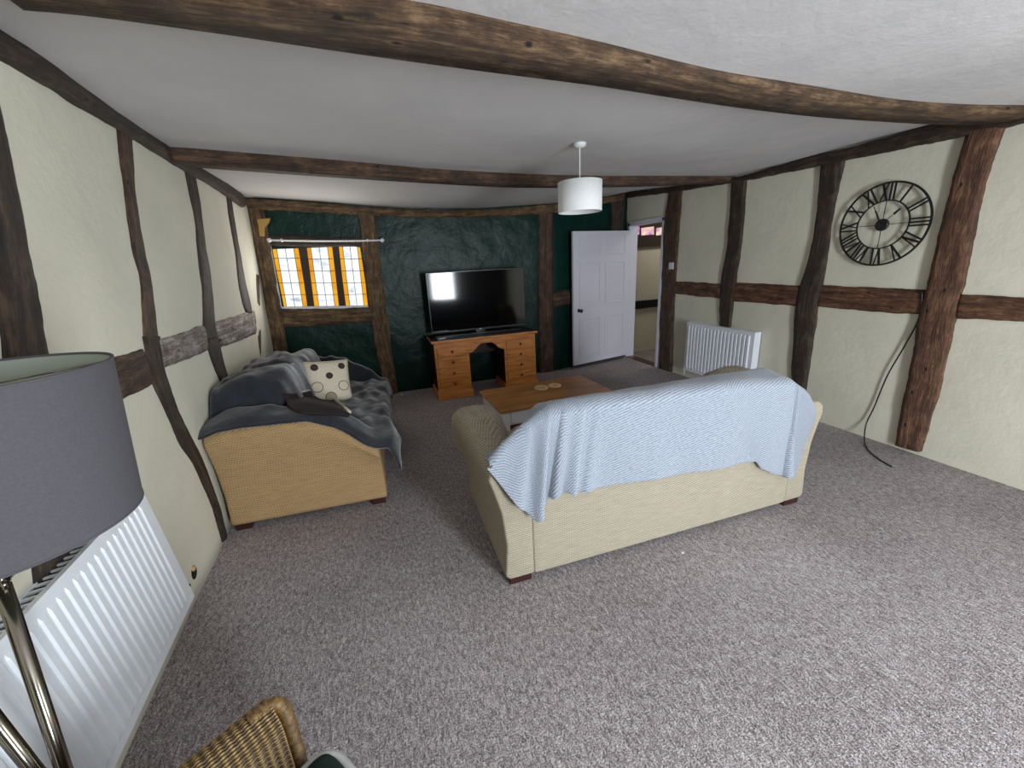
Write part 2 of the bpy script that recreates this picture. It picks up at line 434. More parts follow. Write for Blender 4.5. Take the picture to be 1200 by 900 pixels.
# ceiling timbers
T1 = [(-60,-62),(80,-44),(250,-27),(370,-14),(480,0),(600,26),(700,48),(800,73),(850,84),(950,100),(1050,116),(1130,122),(1200,123),(1260,122)]
B1 = [(-60,2),(0,11),(100,20),(250,40),(400,62),(560,84),(700,102),(850,125),(950,137),(1030,143),(1110,147),(1170,146),(1260,140)]
top1 = beam(T1, B1, 2.272, .20, MT['oak'], 'big hewn oak ceiling beam nearest the camera')
T2 = [(190,172),(215,173),(300,180),(400,188),(500,197),(600,203),(700,206),(780,206),(870,206),(900,204)]
B2 = [(190,190),(225,196),(300,202),(400,209),(500,215),(600,220),(700,220),(780,218),(860,214),(900,210)]
top2 = beam(T2, B2, H, .13, MT['oak_red'], 'slender oak ceiling beam behind the pendant light')
# ceilings
def ycl(tops, x):
    xs = [p.x for p, z in tops]; ys = [p.y for p, z in tops]
    return interp(xs, ys, x)
def fc1(u, v):
    x = -1.3+5.3*u; y1 = ycl(top1, x)+.06; y = YR-.1+(y1-YR+.1)*v
    return Vector((x, y, 2.272+.05*(1-v)*(1-v)+bumpy((x, y, 1), 1.5, .02)*(1-v)))
def fc2(u, v):
    x = -1.3+5.3*u; y0 = ycl(top1, x)+.06; y1 = ycl(top2, x)+.03; y = y0+(y1-y0)*v
    return Vector((x, y, H+bumpy((x, y, 5), 1.3, .02)*math.sin(math.pi*v)))
bkx = [-1.2, -1.0, -.4, .15, .6, 1.4, 2.45, 3.3, 3.9]
bkp = [(290,233),(307,233),(380,238),(427,242),(480,245),(560,245),(651,239),(712,231),(735,226)]
bkpts = [on_back(*p) for p in bkp]
def backtop(x): return interp([p.x for p in bkpts], [p.z for p in bkpts], x)
def fc3(u, v):
    x = -1.3+5.3*u; y0 = ycl(top2, x)+.03; y1 = yb(x)+.1; y = y0+(y1-y0)*v
    return Vector((x, y, H+(backtop(x)+.01-H)*sstep(0, 1, v)))
bm = bmesh.new()
for f in (fc1, fc2, fc3):
    nu, nv = 80, 30; g = [[bm.verts.new(f(i/nu, j/nv)) for j in range(nv+1)] for i in range(nu+1)]
    for i in range(nu):
        for j in range(nv): bm.faces.new((g[i][j], g[i][j+1], g[i+1][j+1], g[i+1][j]))
me = bpy.data.meshes.new('ceiling'); bm.to_mesh(me); bm.free()
o = link('ceiling', me, MT['white'], None, True); props(o, 'uneven white plaster ceiling', None, None, 'structure')
bm = bmesh.new(); box(bm, -1.8, 6.6, YR-.3, 6.2, 2.66, 2.7); o = frombm('ceiling_slab', bm, MT['white']); o['kind'] = 'structure'

# left wall timbers
IL, IR, IB = Vector((1, 0, 0)), Vector((-1, 0, 0)), Vector((0, -1, 0))
tm = timber
tm([(-120,-62),(0,29),(33,50),(80,76),(133,116),(175,145),(213,169),(247,197),(290,232)], [(-140,-40),(0,60),(67,103),(133,143),(187,177),(217,197),(247,214),(288,243)], on_left, IL, MT['oak_dark'], .06, label='dark oak wall plate along the top of the left wall')
tm([(-60,60),(-38,120),(-15,210),(0,310),(10,405),(22,520),(40,640),(66,800)], [(-14,52),(0,102),(20,190),(40,297),(62,408),(84,520),(104,640),(130,800)], on_left, IL, MT['oak_dark'], .035, label='wide dark stud beside the grey lampshade')
tm([(135,140),(141,190),(147,227),(157,297),(164,330),(167,363),(170,400)], [(157,155),(160,190),(163,233),(173,297),(180,330),(185,363),(190,400)], on_left, IL, MT['oak_red'], .03, label='stud above the rail, second from the lamp')
tm([(168,394),(178,437),(184,455),(195,478),(214,524),(243,582),(261,636)], [(190,394),(195,430),(203,455),(213,482),(231,519),(249,560),(269,628)], on_left, IL, MT['oak_dark'], .03, label='leaning stud below the rail, behind the tan sofa arm')
tm([(217,196),(222,225),(227,250),(233,297),(237,330),(239,363),(240,400)], [(231,204),(235,225),(238,250),(245,297),(250,330),(252,355),(257,395)], on_left, IL, MT['oak_dark'], .03, label='thin curved stud above the rail on the left wall')
tm([(240,388),(253,433),(263,462),(275,500)], [(256,386),(267,433),(276,457),(290,490)], on_left, IL, MT['oak_dark'], .028, label='short stud below the rail above the navy throw')
tm([(266,224),(269,250),(277,297),(281,330),(287,358),(290,367)], [(272,228),(277,263),(283,297),(289,330),(295,355),(297,367)], on_left, IL, MT['oak_dark'], .03, label='short slim stud ending at the limewashed rail')
tm([(300,321),(301,380),(301,440)], [(304.5,323),(306.5,380),(307,440)], on_left, IL, MT['oak_red'], .02, .002, label='narrow upright lath near the window corner')
tm([(60,446),(100,432),(132,421),(170,409)], [(86,492),(112,480),(144,468),(182,451)], on_left, IL, MT['oak_red'], .036, label='brown rail between the lampshade and the leaning stud')
tm([(188,398),(210,391),(240,381)], [(195,431),(220,421),(246,410)], on_left, IL, MT['oak_lime'], .036, label='limewashed rail left of the thin curved stud')
tm([(254,377),(275,371),(299,363)], [(261,407),(280,400),(301,391)], on_left, IL, MT['oak_lime'], .036, label='whitened rail nearest the window corner')
# right wall timbers
tm([(733,225),(795,218),(869,206),(940,185),(1000,171),(1089,146),(1150,132),(1200,122),(1300,104)], [(733,232),(797,223.5),(873,211),(930,200),(986,188),(1060,173),(1127,159),(1185,147),(1300,122)], on_right, IR, MT['oak_dark'], .05, label='dark oak wall plate along the top of the right wall')
tm([(783,224),(777,273),(775,335),(773,380),(771,434)], [(798,221),(794,273),(790,335),(788,380),(786,436)], on_right, IR, MT['oak_red'], .03, label='dark door post with the light switch')
tm([(856,211),(851,289),(844,329),(842,379),(838,452)], [(873,209),(868.6,273),(861,329),(855,379),(851,455)], on_right, IR, MT['oak_dark'], .03, label='dark stud behind the small radiator')
tm([(961,192),(954,263.6),(945,310),(933,345),(925.6,447.6),(921,487)], [(987,186),(972,263.6),(966,310),(959,345),(943,453),(939,492)], on_right, IR, MT['oak_dark'], .035, label='dark stud left of the wall clock')
tm([(1134,148),(1117,202),(1104.5,253),(1087,325),(1074,376),(1066,427),(1056,478),(1048,522)], [(1178,138),(1156,202),(1140,263.5),(1128,325),(1115,376),(1105,427),(1092,478),(1076,530)], on_right, IR, MT['oak_warm'], .045, label='thick curved oak post right of the wall clock')
tm([(789,330),(815,331),(844,332.5)], [(789,344),(815,347),(843,350)], on_right, IR, MT['oak_warm'], .022, label='brown rail between the door post and the next stud')
tm([(858,331),(900,333),(937,335)], [(858,353),(900,356),(934,359)], on_right, IR, MT['oak_warm'], .022, label='brown rail left of the clock stud')
tm([(960,335),(1020,337),(1083,340)], [(958,359),(1020,365),(1077,369)], on_right, IR, MT['oak_warm'], .022, label='brown rail below the wall clock')
tm([(1124,344),(1200,348),(1300,354)], [(1118,373),(1200,377),(1300,383)], on_right, IR, MT['oak_warm'], .022, label='brown rail right of the thick curved post')
# back wall timbers
tm([(286,232),(307,233),(380,238),(427,242),(480,245),(534,246),(600,243),(651,238),(712,231),(733,226)], [(289,244),(308,245),(380,249),(440,252),(480,254),(560,254),(610,252),(651,249),(705,240),(731,234)], on_back, IB, MT['oak_tan'], .06, .010, label='knobbly oak plate along the top of the green wall')
tm([(288,234),(296,280),(303,313),(312,365),(320,415),(332,470)], [(306,234),(315,280),(323,330),(330,367),(338,418),(349,470)], on_back, IB, MT['oak_tan'], .05, .010, label='leaning corner post left of the leaded window')
tm([(420,250),(427,313),(433,367),(440,405),(447,440),(454,464)], [(440,250),(448,327),(457,393),(462,430),(467,461)], on_back, IB, MT['oak_tan'], .045, .008, label='leaning post right of the leaded window')
tm([(632,249),(632,300),(632,370),(633,440)], [(648,247),(648,300),(648,370),(649,436)], on_back, IB, MT['oak_red'], .045, label='upright post right of the television')
tm([(648,343),(660,341),(690,335)], [(648,361),(660,358),(690,352)], on_back, IB, MT['oak_red'], .03, label='short rail running behind the open door')
tm([(718,231),(718,264),(715,330),(712,418)], [(733,229),(731,264),(727,330),(722,416)], on_back, IB, MT['oak_dark'], .05, label='dark corner post above the open door')
tm([(305,279),(322,276),(345,274.6),(378,277.5),(424,278)], [(309,288),(330,288.5),(360,289),(400,289),(428,289.5)], on_back, IB, MT['oak_dark'], .03, label='dark lintel over the leaded window')
tm([(329,362),(380,362),(436,360)], [(332,383),(380,381.5),(437,377)], on_back, IB, MT['oak_tan'], .05, label='tan oak sill below the leaded window')
# window: mullions and panes recessed in the opening
win = empty('window_1', aty(372, 322, 5.40)); props(win, 'small three-light leaded window with amber glass margins', None, None, 'structure')
def sub(o, parent):   # world-space mesh under an empty
    o.parent = parent; o.matrix_parent_inverse = Matrix.Translation(parent.location).inverted(); return o
WY = 5.375
def quad(bm, pts, mi=0): bm.faces.new([bm.verts.new(p) for p in pts]).material_index = mi
for key in ('p1', 'p2', 'p3'):
    c = [aty(p[0], p[1], WY) for p in wp[key]]   # TL TR BR BL
    def q(u, v): return c[0].lerp(c[1], u).lerp(c[3].lerp(c[2], u), v)
    bm = bmesh.new(); quad(bm, [q(.17, 0), q(.83, 0), q(.83, 1), q(.17, 1)])
    sub(frombm('window_pane', bm, MT['pane']), win)
    for a, b in ((-.02, .17), (.83, 1.02)):
        bm = bmesh.new(); quad(bm, [q(a, 0), q(b, 0), q(b, 1), q(a, 1)]); sub(frombm('amber_pane', bm, MT['amber']), win)
    bm = bmesh.new()
    for k in range(1, 5): tube(bm, [q(0, k/5)+Vector((0,-.004,0)), q(1, k/5)+Vector((0,-.004,0))], .0032, 6)
    for u in (.17, .5, .83): tube(bm, [q(u, 0)+Vector((0,-.004,0)), q(u, 1)+Vector((0,-.004,0))], .0032, 6)
    sub(frombm('lead_came', bm, MT['iron']), win)
def mull(a, b, c_, d, dep=.04):
    bm = bmesh.new(); P = [aty(p[0], p[1], WY-.035) for p in (a, b, c_, d)]; prism(bm, P, Vector((0, dep, 0)))
    sub(frombm('window_frame', bm, MT['oak_dark'], bevel=.003), win)
mull((349.5,285),(358.5,285),(368.5,362),(360.5,362)); mull((389,285),(396.5,285),(405,362),(397.5,362))
mull((309,285),(317.5,285),(330.5,362),(322,362)); mull((423.5,285),(433,285),(441,362),(431.5,362))
bm = bmesh.new(); prism(bm, [aty(*p, 5.33) for p in ((330,359.5),(432,358),(432,361),(330,362.5))], Vector((0, .05, 0))); sub(frombm('window_sill', bm, MT['white_paint']), win)
bm = bmesh.new(); prism(bm, [aty(*p, 5.335) for p in ((315.5,288),(317.5,288),(330.5,360),(328.5,360))], Vector((0, .03, 0))); sub(frombm('window_bead', bm, MT['white_paint']), win)
bm = bmesh.new(); box(bm, -1.3, .2, 5.42, 5.44, .9, 2.1); o = frombm('wall_outer', bm, MT['dark']); o['kind'] = 'structure'

# ------------------------------------------------------------------ door, frame, hall
DX = XR
NTRIM[0] += 1
bm = bmesh.new()      # door lining and architrave
for y0, y1, z0, z1 in ((DY0-.035, DY0+.012, 0, DZ+.03), (DY1-.012, DY1+.035, 0, DZ+.03), (DY0-.035, DY1+.035, DZ-.015, DZ+.045)):
    box(bm, DX-.018, DX+.13, y0, y1, z0, z1)
o = frombm('trim_%d' % NTRIM[0], bm, MT['door_paint'], bevel=.003); props(o, 'white painted frame of the doorway', None, None, 'structure')
hinge = Vector((DX-.03, DY1-.01, 0)); fa = aty(671, 427, 5.40); fa.z = 0
fa = atz(671, 427, .015)
DW = .98
hinge = Vector((DX-.045, 5.515, 0)); dirv = Vector((2.665, 5.285, 0))-hinge; ang = math.atan2(dirv.y, dirv.x)
door = empty('door_1', hinge, ang); props(door, 'white six-panel door standing open against the green wall', None, None, 'structure')
LH = 1.885; LW = dirv.length
bm = bmesh.new(); box(bm, 0, LW, 0, .035, .055, .055+LH)
frombm('door_leaf', bm, MT['door_paint'], door, bevel=.002)
# raised mouldings round six panels on the room face (local +Y or -Y side that faces the camera)
side = 1 if (Matrix.Rotation(ang, 3, 'Z') @ Vector((0, 1, 0))).y < 0 else -1
yf = .035 if side > 0 else 0
def panel(x0, x1, z0, z1):
    bm = bmesh.new(); w = .016
    for b in ((x0, x1, z0, z0+w), (x0, x1, z1-w, z1), (x0, x0+w, z0+w, z1-w), (x1-w, x1, z0+w, z1-w)):
        box(bm, b[0], b[1], min(yf, yf+side*.009), max(yf, yf+side*.009), b[2], b[3])
    box(bm, x0+.05, x1-.05, min(yf, yf+side*.005), max(yf, yf+side*.005), z0+.05, z1-.05)
    frombm('door_panel', bm, MT['door_paint'], door, bevel=.003)
m_ = .10*LW; gp = .09*LW; pw = (LW-2*m_-gp)/2
for x0 in (m_, m_+pw+gp):
    panel(x0, x0+pw, .16, .16+.58); panel(x0, x0+pw, .92, .92+.60); panel(x0, x0+pw, 1.62, 1.88)
bm = bmesh.new()
lathe(bm, [(.001, 0), (.028, 0), (.028, .006), (.011, .012), (.010, .035), (.024, .045), (.028, .058), (.020, .070), (.001, .073)], (0, 0, 0), 'Y', 20)
o = frombm('door_handle', bm, MT['iron'], door, smooth=True); o.location = (LW-.10, yf, .86); o.rotation_euler = (0, 0, 0 if side > 0 else math.pi)
# hall beyond
HY = 5.80
bm = bmesh.new(); box(bm, DX+.0, 6.3, HY, HY+.1, 0, 2.6); o = frombm('wall_hall', bm, MT['cream']); o['kind'] = 'structure'
bm = bmesh.new(); box(bm, 6.2, 6.3, 3.6, HY, 0, 2.6); box(bm, DX+.12, 6.3, 3.6, 3.7, 0, 2.6); o = frombm('wall_hall_end', bm, MT['cream']); o['kind'] = 'structure'
bm = bmesh.new(); box(bm, DX, 6.4, 3.6, HY+.1, 2.45, 2.5); o = frombm('ceiling_hall', bm, MT['white']); o['kind'] = 'structure'
NTRIM[0] += 1
def hy(px, py): return aty(px, py, HY)
for (a, b, c_, d), mm, lb in (((( 736,280),(776,277),(776,288),(736,291)), 'oak_dark', 'dark beam under the stained glass in the hall'), (((736,353.5),(776,350),(776,358),(736,363)), 'dark', 'dark rail on the hall wall')):
    bm = bmesh.new(); prism(bm, [hy(*a), hy(*b), hy(*c_), hy(*d)], Vector((0, .06, 0))); bmesh.ops.translate(bm, vec=(0, -.05, 0), verts=bm.verts[:])
    o = frombm('trim_%d' % NTRIM[0], bm, MT[mm]); props(o, lb, None, None, 'structure'); NTRIM[0] += 1
w3 = empty('window_3', hy(755, 270)); props(w3, 'row of small pink and white stained panes high in the hall', None, None, 'structure')
for x0, x1 in ((735, 748), (750.5, 765), (768, 780)):
    bm = bmesh.new(); prism(bm, [hy(x0, 267.5), hy(x1, 265.5), hy(x1, 275), hy(x0, 276)], Vector((0, .02, 0))); bmesh.ops.translate(bm, vec=(0, -.03, 0), verts=bm.verts[:])
    sub(frombm('window_pane', bm, MT['pink']), w3)
bm = bmesh.new(); prism(bm, [hy(733, 262), hy(782, 259), hy(782, 279), hy(733, 281)], Vector((0, .02, 0))); bmesh.ops.translate(bm, vec=(0, -.02, 0), verts=bm.verts[:]); sub(frombm('window_frame', bm, MT['oak_dark']), w3)
NTRIM[0] += 1
bm = bmesh.new(); box(bm, DX-.02, DX+.12, DY0+.012, DY1-.012, 0, .008); o = frombm('trim_%d' % NTRIM[0], bm, MT['knob']); props(o, 'dark threshold strip in the doorway', None, None, 'structure')
# light switch
p = on_right(787, 311.5, .032); sw = empty('light_switch', p, 0, 'small white square light switch on the dark door post', 'light switch')
boxo('back_plate', (-.012, 0, -.043, .043, -.043, .043), MT['white_paint'], sw, .003); boxo('rocker', (-.018, -.012, -.010, .010, -.016, .016), MT['white_paint'], sw, .002)

# ------------------------------------------------------------------ radiators
def radiator(name, loc, rz, L, hh, label, nfl, dp=.012, depth=.10):
    """local X along, local Y toward the wall; front face at y=0"""
    t = empty(name, loc, rz, label, 'radiator')
    bm = bmesh.new(); z0, z1 = 0, hh; m = .035
    # fluted front
    per = (L-2*m)/nfl; prof = [(0, 0.0)]
    for i in range(nfl):
        x = m+i*per
        prof += [(x+.04*per, 0), (x+.14*per, -dp), (x+.62*per, -dp), (x+.72*per, 0)]
    prof += [(L, 0)]
    rows = [(z0, 0), (z0+.03, 0), (z0+.045, 1), (z1-.045, 1), (z1-.03, 0), (z1, 0)]
    g = [[bm.verts.new((x, y*k, z)) for (x, y) in prof] for (z, k) in rows]
    for a, b in zip(g, g[1:]):
        for i in range(len(prof)-1): bm.faces.new((a[i], a[i+1], b[i+1], b[i]))
    frombm('front_panel', bm, MT['enamel'], t, smooth=False)
    bm = bmesh.new(); box(bm, 0, L, depth-.012, depth, z0, z1); frombm('back_panel', bm, MT['enamel'], t, bevel=.002)
    for x in (0, L-.004):
        bm = bmesh.new(); box(bm, x, x+.004, 0.001, depth, z0+.01, z1+.004); frombm('end_panel', bm, MT['enamel'], t)
    bm = bmesh.new(); box(bm, .004, L-.004, -.001, .016, z1-.002, z1+.004); box(bm, .004, L-.004, depth-.018, depth, z1-.002, z1+.004)
    n = int(L/.03)
    for i in range(n): x = .006+(L-.02)*i/n; box(bm, x, x+.008, .014, depth-.016, z1-.006, z1+.001)
    frombm('top_grille', bm, MT['enamel'], t)
    bm = bmesh.new(); box(bm, .01, L-.01, .02, depth-.02, z0+.02, z1-.02); frombm('convector', bm, MT['grille'], t)
    return t
def rail_pt(p, z): return Vector((p[0], p[1], z))
a = on_right(805, 377, .10); b = on_right(885, 388, .10)
rd = radiator('radiator', (XR-.10, a.y, .125), -math.pi/2, a.y-b.y, .62, 'small white ribbed radiator on the right wall beside the doorway', 18, .013)
# local X -> -Y world, local Y -> +X world (toward wall)
bm = bmesh.new(); lathe(bm, [(.001, 0), (.016, 0), (.018, .01), (.018, .045), (.012, .055), (.001, .055)], (0, 0, 0), 'X', 14); tube(bm, [(.02, 0, 0), (.02, 0, -.115)], .008)
o = frombm('valve', bm, MT['white_paint'], rd, smooth=True); o.location = (-.062, .05, .04)
o = boxo('bracket_cap', (L0 := .0, .02, -.004, .0, .60, .63), MT['dark'], rd, 0) if False else None
# left radiator
Llen = 1.35; ytop = 1.83
lx = -.866
rl = radiator('radiator', (lx, ytop-Llen, .24), math.pi/2+R(2.9), Llen, .545, 'large white ribbed radiator on the left wall behind the floor lamp', 34, .006, depth=.075)
bm = bmesh.new(); tube(bm, [(Llen+.01, .03, .03), (Llen+.045, .03, .03), (Llen+.05, .05, .03)], .012, 10); frombm('valve', bm, MT['chrome'], rl, smooth=True)
rl.rotation_euler = (R(-5), 0, rl.rotation_euler.z)
p = on_left(227, 671, .016); ph = empty('pipe_hole', p, 0, 'small dark pipe hole in plaster at the end of the large radiator', 'pipe hole')
bm = bmesh.new(); lathe(bm, [(.001, .003), (.026, .002), (.036, 0)], (0, 0, 0), 'X', 18); frombm('cavity', bm, MT['dark'], ph)
bm = bmesh.new(); lathe(bm, [(.001, .012), (.012, .010), (.014, 0)], (0, 0, .024), 'X', 12); frombm('pipe_stub', bm, MT['ring'], ph)

# ------------------------------------------------------------------ wall clock
cc = on_right(1033.5, 263.5, .03); CR = .303
ck = empty('wall_clock', cc, 0, 'round black iron skeleton wall clock with Roman numerals', 'wall clock')
def cpt(r, th, x=0): return Vector((x, -r*math.sin(th), r*math.cos(th)))   # th clockwise as seen from the room (looking +x, +y is left)
def ring(r0, r1, x0=-.004, x1=.004):
    bm = bmesh.new(); n = 96; rs = [(r0, x0), (r1, x0), (r1, x1), (r0, x1)]
    g = [[bm.verts.new(cpt(r, 2*math.pi*i/n, x)) for r, x in rs] for i in range(n)]
    for i in range(n):
        for k in range(4): bm.faces.new((g[i][k], g[(i+1) % n][k], g[(i+1) % n][(k+1) % 4], g[i][(k+1) % 4]))
    return bm
frombm('outer_ring', ring(CR-.013, CR), MT['iron'], ck); frombm('inner_ring', ring(.168, .177), MT['iron'], ck)
def stroke(bm, a, b, w, th, x0=-.003, x1=.003):
    """a,b = (tangential, radial) in the frame of hour angle th"""
    e_r = cpt(1, th); e_t = cpt(1, th+math.pi/2)
    A = e_t*a[0]+e_r*a[1]; B = e_t*b[0]+e_r*b[1]; d = (B-A).normalized(); s = Vector((1, 0, 0)).cross(d)*w/2
    prism(bm, [A-s+Vector((x0, 0, 0)), A+s+Vector((x0, 0, 0)), B+s+Vector((x0, 0, 0)), B-s+Vector((x0, 0, 0))], Vector((x1-x0, 0, 0)))
r0, r1 = .174, .294; NUM = ['XII', 'I', 'II', 'III', 'IV', 'V', 'VI', 'VII', 'VIII', 'IX', 'X', 'XI']
for hnum, sN in enumerate(NUM):
    th = 2*math.pi*hnum/12; wd = {'I': .016, 'V': .046, 'X': .048}; gap = .008
    tot = sum(wd[ch] for ch in sN)+gap*(len(sN)-1); x = -tot/2
    bm = bmesh.new()
    for ch in sN:
        w = wd[ch]; c0 = x+w/2
        if ch == 'I': stroke(bm, (c0, r0), (c0, r1), .012, th)
        elif ch == 'V': stroke(bm, (x+.004, r1), (c0, r0), .014, th); stroke(bm, (x+w-.004, r1), (c0, r0), .008, th)
        else: stroke(bm, (x+.004, r1), (x+w-.004, r0), .014, th); stroke(bm, (x+w-.004, r1), (x+.004, r0), .008, th)
        x += w+gap
    o = frombm('numeral', bm, MT['iron'], ck)
for k in range(4):
    bm = bmesh.new(); stroke(bm, (0, .03), (0, .172), .004, k*math.pi/2, -.001, .002); frombm('spoke', bm, MT['iron'], ck)
bm = bmesh.new(); lathe(bm, [(.001, -.012), (.040, -.012), (.044, -.006), (.044, .008), (.001, .008)], (0, 0, 0), 'X', 32); frombm('hub', bm, MT['iron'], ck)
th = math.atan2(.60, 1.0)
bm = bmesh.new(); stroke(bm, (0, .0), (0, .135), .004, R(46), -.016, -.013); stroke(bm, (-.004, .10), (0, .150), .009, R(46), -.016, -.013); stroke(bm, (.004, .10), (0, .150), .009, R(46), -.016, -.013); frombm('minute_hand', bm, MT['iron'], ck)
bm = bmesh.new(); stroke(bm, (0, .0), (0, .12), .010, R(-27), -.016, -.013); stroke(bm, (0, .11), (0, .155), .005, R(-27), -.016, -.013); frombm('hour_hand', bm, MT['iron'], ck)

# cable
pts = [on_right(1081, 340, .03), on_right(1077, 372, .03), on_right(1062, 402, .02), on_right(1040, 440, .02), on_right(1024, 478, .02), on_right(1015, 497, .03), atz(1013, 515, .02), atz(1018, 528, .006), atz(1030, 538, .006), atz(1045, 547, .006)]
bm = bmesh.new(); tube(bm, catmull(pts, 60), .005, 8); o = frombm('power_cable', bm, MT['black'], smooth=True)
props(o, 'thin black cable hanging down the right wall onto the carpet', 'cable')

# ------------------------------------------------------------------ curtain pole, wood scrap
A = aty(315.5, 281.4, 5.25); B = aty(448, 281.6, 5.25)
cp = empty('curtain_pole', A, 0, 'thin white curtain pole with ball ends over the leaded window', 'curtain pole')
bm = bmesh.new(); n = 12
tube(bm, [(B-A)*(i/n)+Vector((0, 0, -.008*math.sin(math.pi*i/n))) for i in range(n+1)], .010, 10); frombm('pole', bm, MT['white_paint'], cp, smooth=True)
for q in (Vector((0, 0, 0)), B-A):
    bm = bmesh.new(); bmesh.ops.create_uvsphere(bm, u_segments=16, v_segments=10, radius=.024); o = frombm('finial', bm, MT['white_paint'], cp, smooth=True); o.location = q
for u in (.10, .86):
    q = (B-A)*u; bm = bmesh.new(); tube(bm, [q+Vector((0, 0, 0)), q+Vector((0, .055, -.01))], .008, 8); lathe(bm, [(.012, -.008), (.016, -.008), (.016, .008), (.012, .008), (.012, -.008)], q, 'X', 16)
    frombm('bracket', bm, MT['white_paint'], cp, smooth=True)
bm = bmesh.new(); prism(bm, [aty(300+.1944*x, 225+.1944*y, 5.275) for x, y in ((5,165),(85,158),(78,185),(52,215),(50,268),(22,265),(15,205))], Vector((0, .02, 0)))
o = frombm('wood_scrap', bm, plain('pale_wood', (176, 138, 72), .7)); props(o, 'small pale wooden bracket fixed high on the corner post', 'bracket')

# ------------------------------------------------------------------ pendant light
pc = Vector((1.46, 2.76, 0)); ps = aty(679.5, 231, 2.76)
pn = empty('pendant_light', (ps.x, 2.76, H-.01), 0, 'white drum pendant lampshade hanging from the ceiling', 'ceiling light')
dz = ps.z-(H-.01)
bm = bmesh.new(); lathe(bm, [(.001, 0), (.042, 0), (.044, -.012), (.036, -.026), (.010, -.034), (.001, -.034)], (0, 0, .008), 'Z', 28); frombm('ceiling_rose', bm, MT['white_paint'], pn, smooth=True)
bm = bmesh.new(); tube(bm, [(0, 0, -.02), (0, 0, dz+.04)], .0042, 8); frombm('cord', bm, MT['white_paint'], pn)
rS = .153; hS = .098
bm = bmesh.new(); lathe(bm, [(rS, dz-hS), (rS, dz+hS), (rS-.004, dz+hS), (rS-.004, dz-hS), (rS, dz-hS)], (0, 0, 0), 'Z', 64); o = frombm('lamp_shade', bm, MT['shade_white'], pn, smooth=False)
for p in o.data.polygons: p.use_smooth = abs(p.normal.z) < .5
bm = bmesh.new()
for k in range(3): a = k*2.094; tube(bm, [(0, 0, dz+.06), (rS*math.cos(a)*.98, rS*math.sin(a)*.98, dz+hS-.004)], .002, 6)
lathe(bm, [(.018, dz+.03), (.022, dz+.035), (.022, dz+.07), (.012, dz+.09)], (0, 0, 0), 'Z', 20)
frombm('shade_carrier', bm, MT['white_paint'], pn)
bm = bmesh.new(); bmesh.ops.create_uvsphere(bm, u_segments=20, v_segments=12, radius=.03); o = frombm('bulb', bm, MT['enamel'], pn, smooth=True); o.location = (0, 0, dz)

# ------------------------------------------------------------------ floor lamp
LX, LY = -.672, .892
zt, zb, rt_, rb_ = 1.440, 1.154, .195, .170
fl_ = empty('floor_lamp', (LX, LY, 0), 0, 'chrome tripod floor lamp with a large dark grey drum shade', 'floor lamp')
bm = bmesh.new(); lathe(bm, [(rb_, zb), (rt_, zt)], (0, 0, 0), 'Z', 96); frombm('lamp_shade', bm, MT['shade_grey'], fl_, smooth=True)
bm = bmesh.new(); lathe(bm, [(rb_-.0025, zb), (rt_-.0025, zt)], (0, 0, 0), 'Z', 96); frombm('lamp_lining', bm, MT['lining'], fl_, smooth=True)
bm = bmesh.new(); lathe(bm, [(rt_-.004, zt-.001), (rt_+.001, zt-.001), (rt_+.001, zt+.003), (rt_-.004, zt+.003), (rt_-.004, zt-.001)], (0, 0, 0), 'Z', 96)
frombm('shade_rim', bm, MT['shade_grey'], fl_, smooth=True)
bm = bmesh.new(); lathe(bm, [(rb_-.004, zb-.003), (rb_+.001, zb-.003), (rb_+.001, zb+.001), (rb_-.004, zb+.001), (rb_-.004, zb-.003)], (0, 0, 0), 'Z', 96)
frombm('shade_rim', bm, MT['shade_grey'], fl_, smooth=True)
hub = atz(2, 684, 1.055)
def lw(p): return Vector(p)-Vector((LX, LY, 0))
f1 = Vector((-.835, .84, 0))
bm = bmesh.new()
for k in range(3): a = R(20)+k*2.094; tube(bm, [(0, 0, zt-.02), (rt_*.98*math.cos(a), rt_*.98*math.sin(a), zt-.004)], .002, 6)
tube(bm, [(0, 0, 1.09), (0, 0, zt-.02)], .008, 12)
frombm('shade_carrier', bm, MT['chrome'], fl_, smooth=True)
bm = bmesh.new(); lathe(bm, [(.001, 1.13), (.014, 1.13), (.022, 1.12), (.022, 1.10), (.014, 1.09), (.001, 1.09)], (0, 0, 0), 'Z', 32)
tube(bm, [lw(hub)+Vector((.0, 0, 0)), Vector((0, 0, 1.11))], .007, 10)
c_ = lw(hub); tube(bm, [c_+Vector((.022*math.cos(a)*.7, -.022*math.cos(a)*.7, .022*math.sin(a)+.01)) for a in [i*math.pi/8 for i in range(17)]], .004, 8)
frombm('hub', bm, MT['chrome'], fl_, smooth=True)
leg1a = hub; leg1m = atz(75, 900, .60)
legdir = (leg1m-leg1a); k_ = leg1a.z/(leg1a.z-leg1m.z); foot1 = leg1a+legdir*k_
LEG = [(hub, foot1)]
h2 = Vector((-.80, .835, 1.0)); b2 = atz(38, 900, .64); LEG.append((h2, h2+(b2-h2)*(1.0/(1.0-.64))))
h3 = Vector((LX+.01, LY+.04, 1.05)); LEG.append((Vector((-.80, .82, 1.05)), Vector((-.90, .50, 0))))
for a, b in LEG:
    bm = bmesh.new(); tube(bm, [lw(a)+Vector((0, 0, .0)), lw(b)+Vector((0, 0, .012))], .0125, 16); lg = frombm('leg', bm, MT['chrome'], fl_, smooth=True)
    bm = bmesh.new(); lathe(bm, [(.001, 0), (.016, 0), (.016, .02), (.001, .022)], lw(b), 'Z', 14); frombm('rubber_foot', bm, MT['black'], lg)

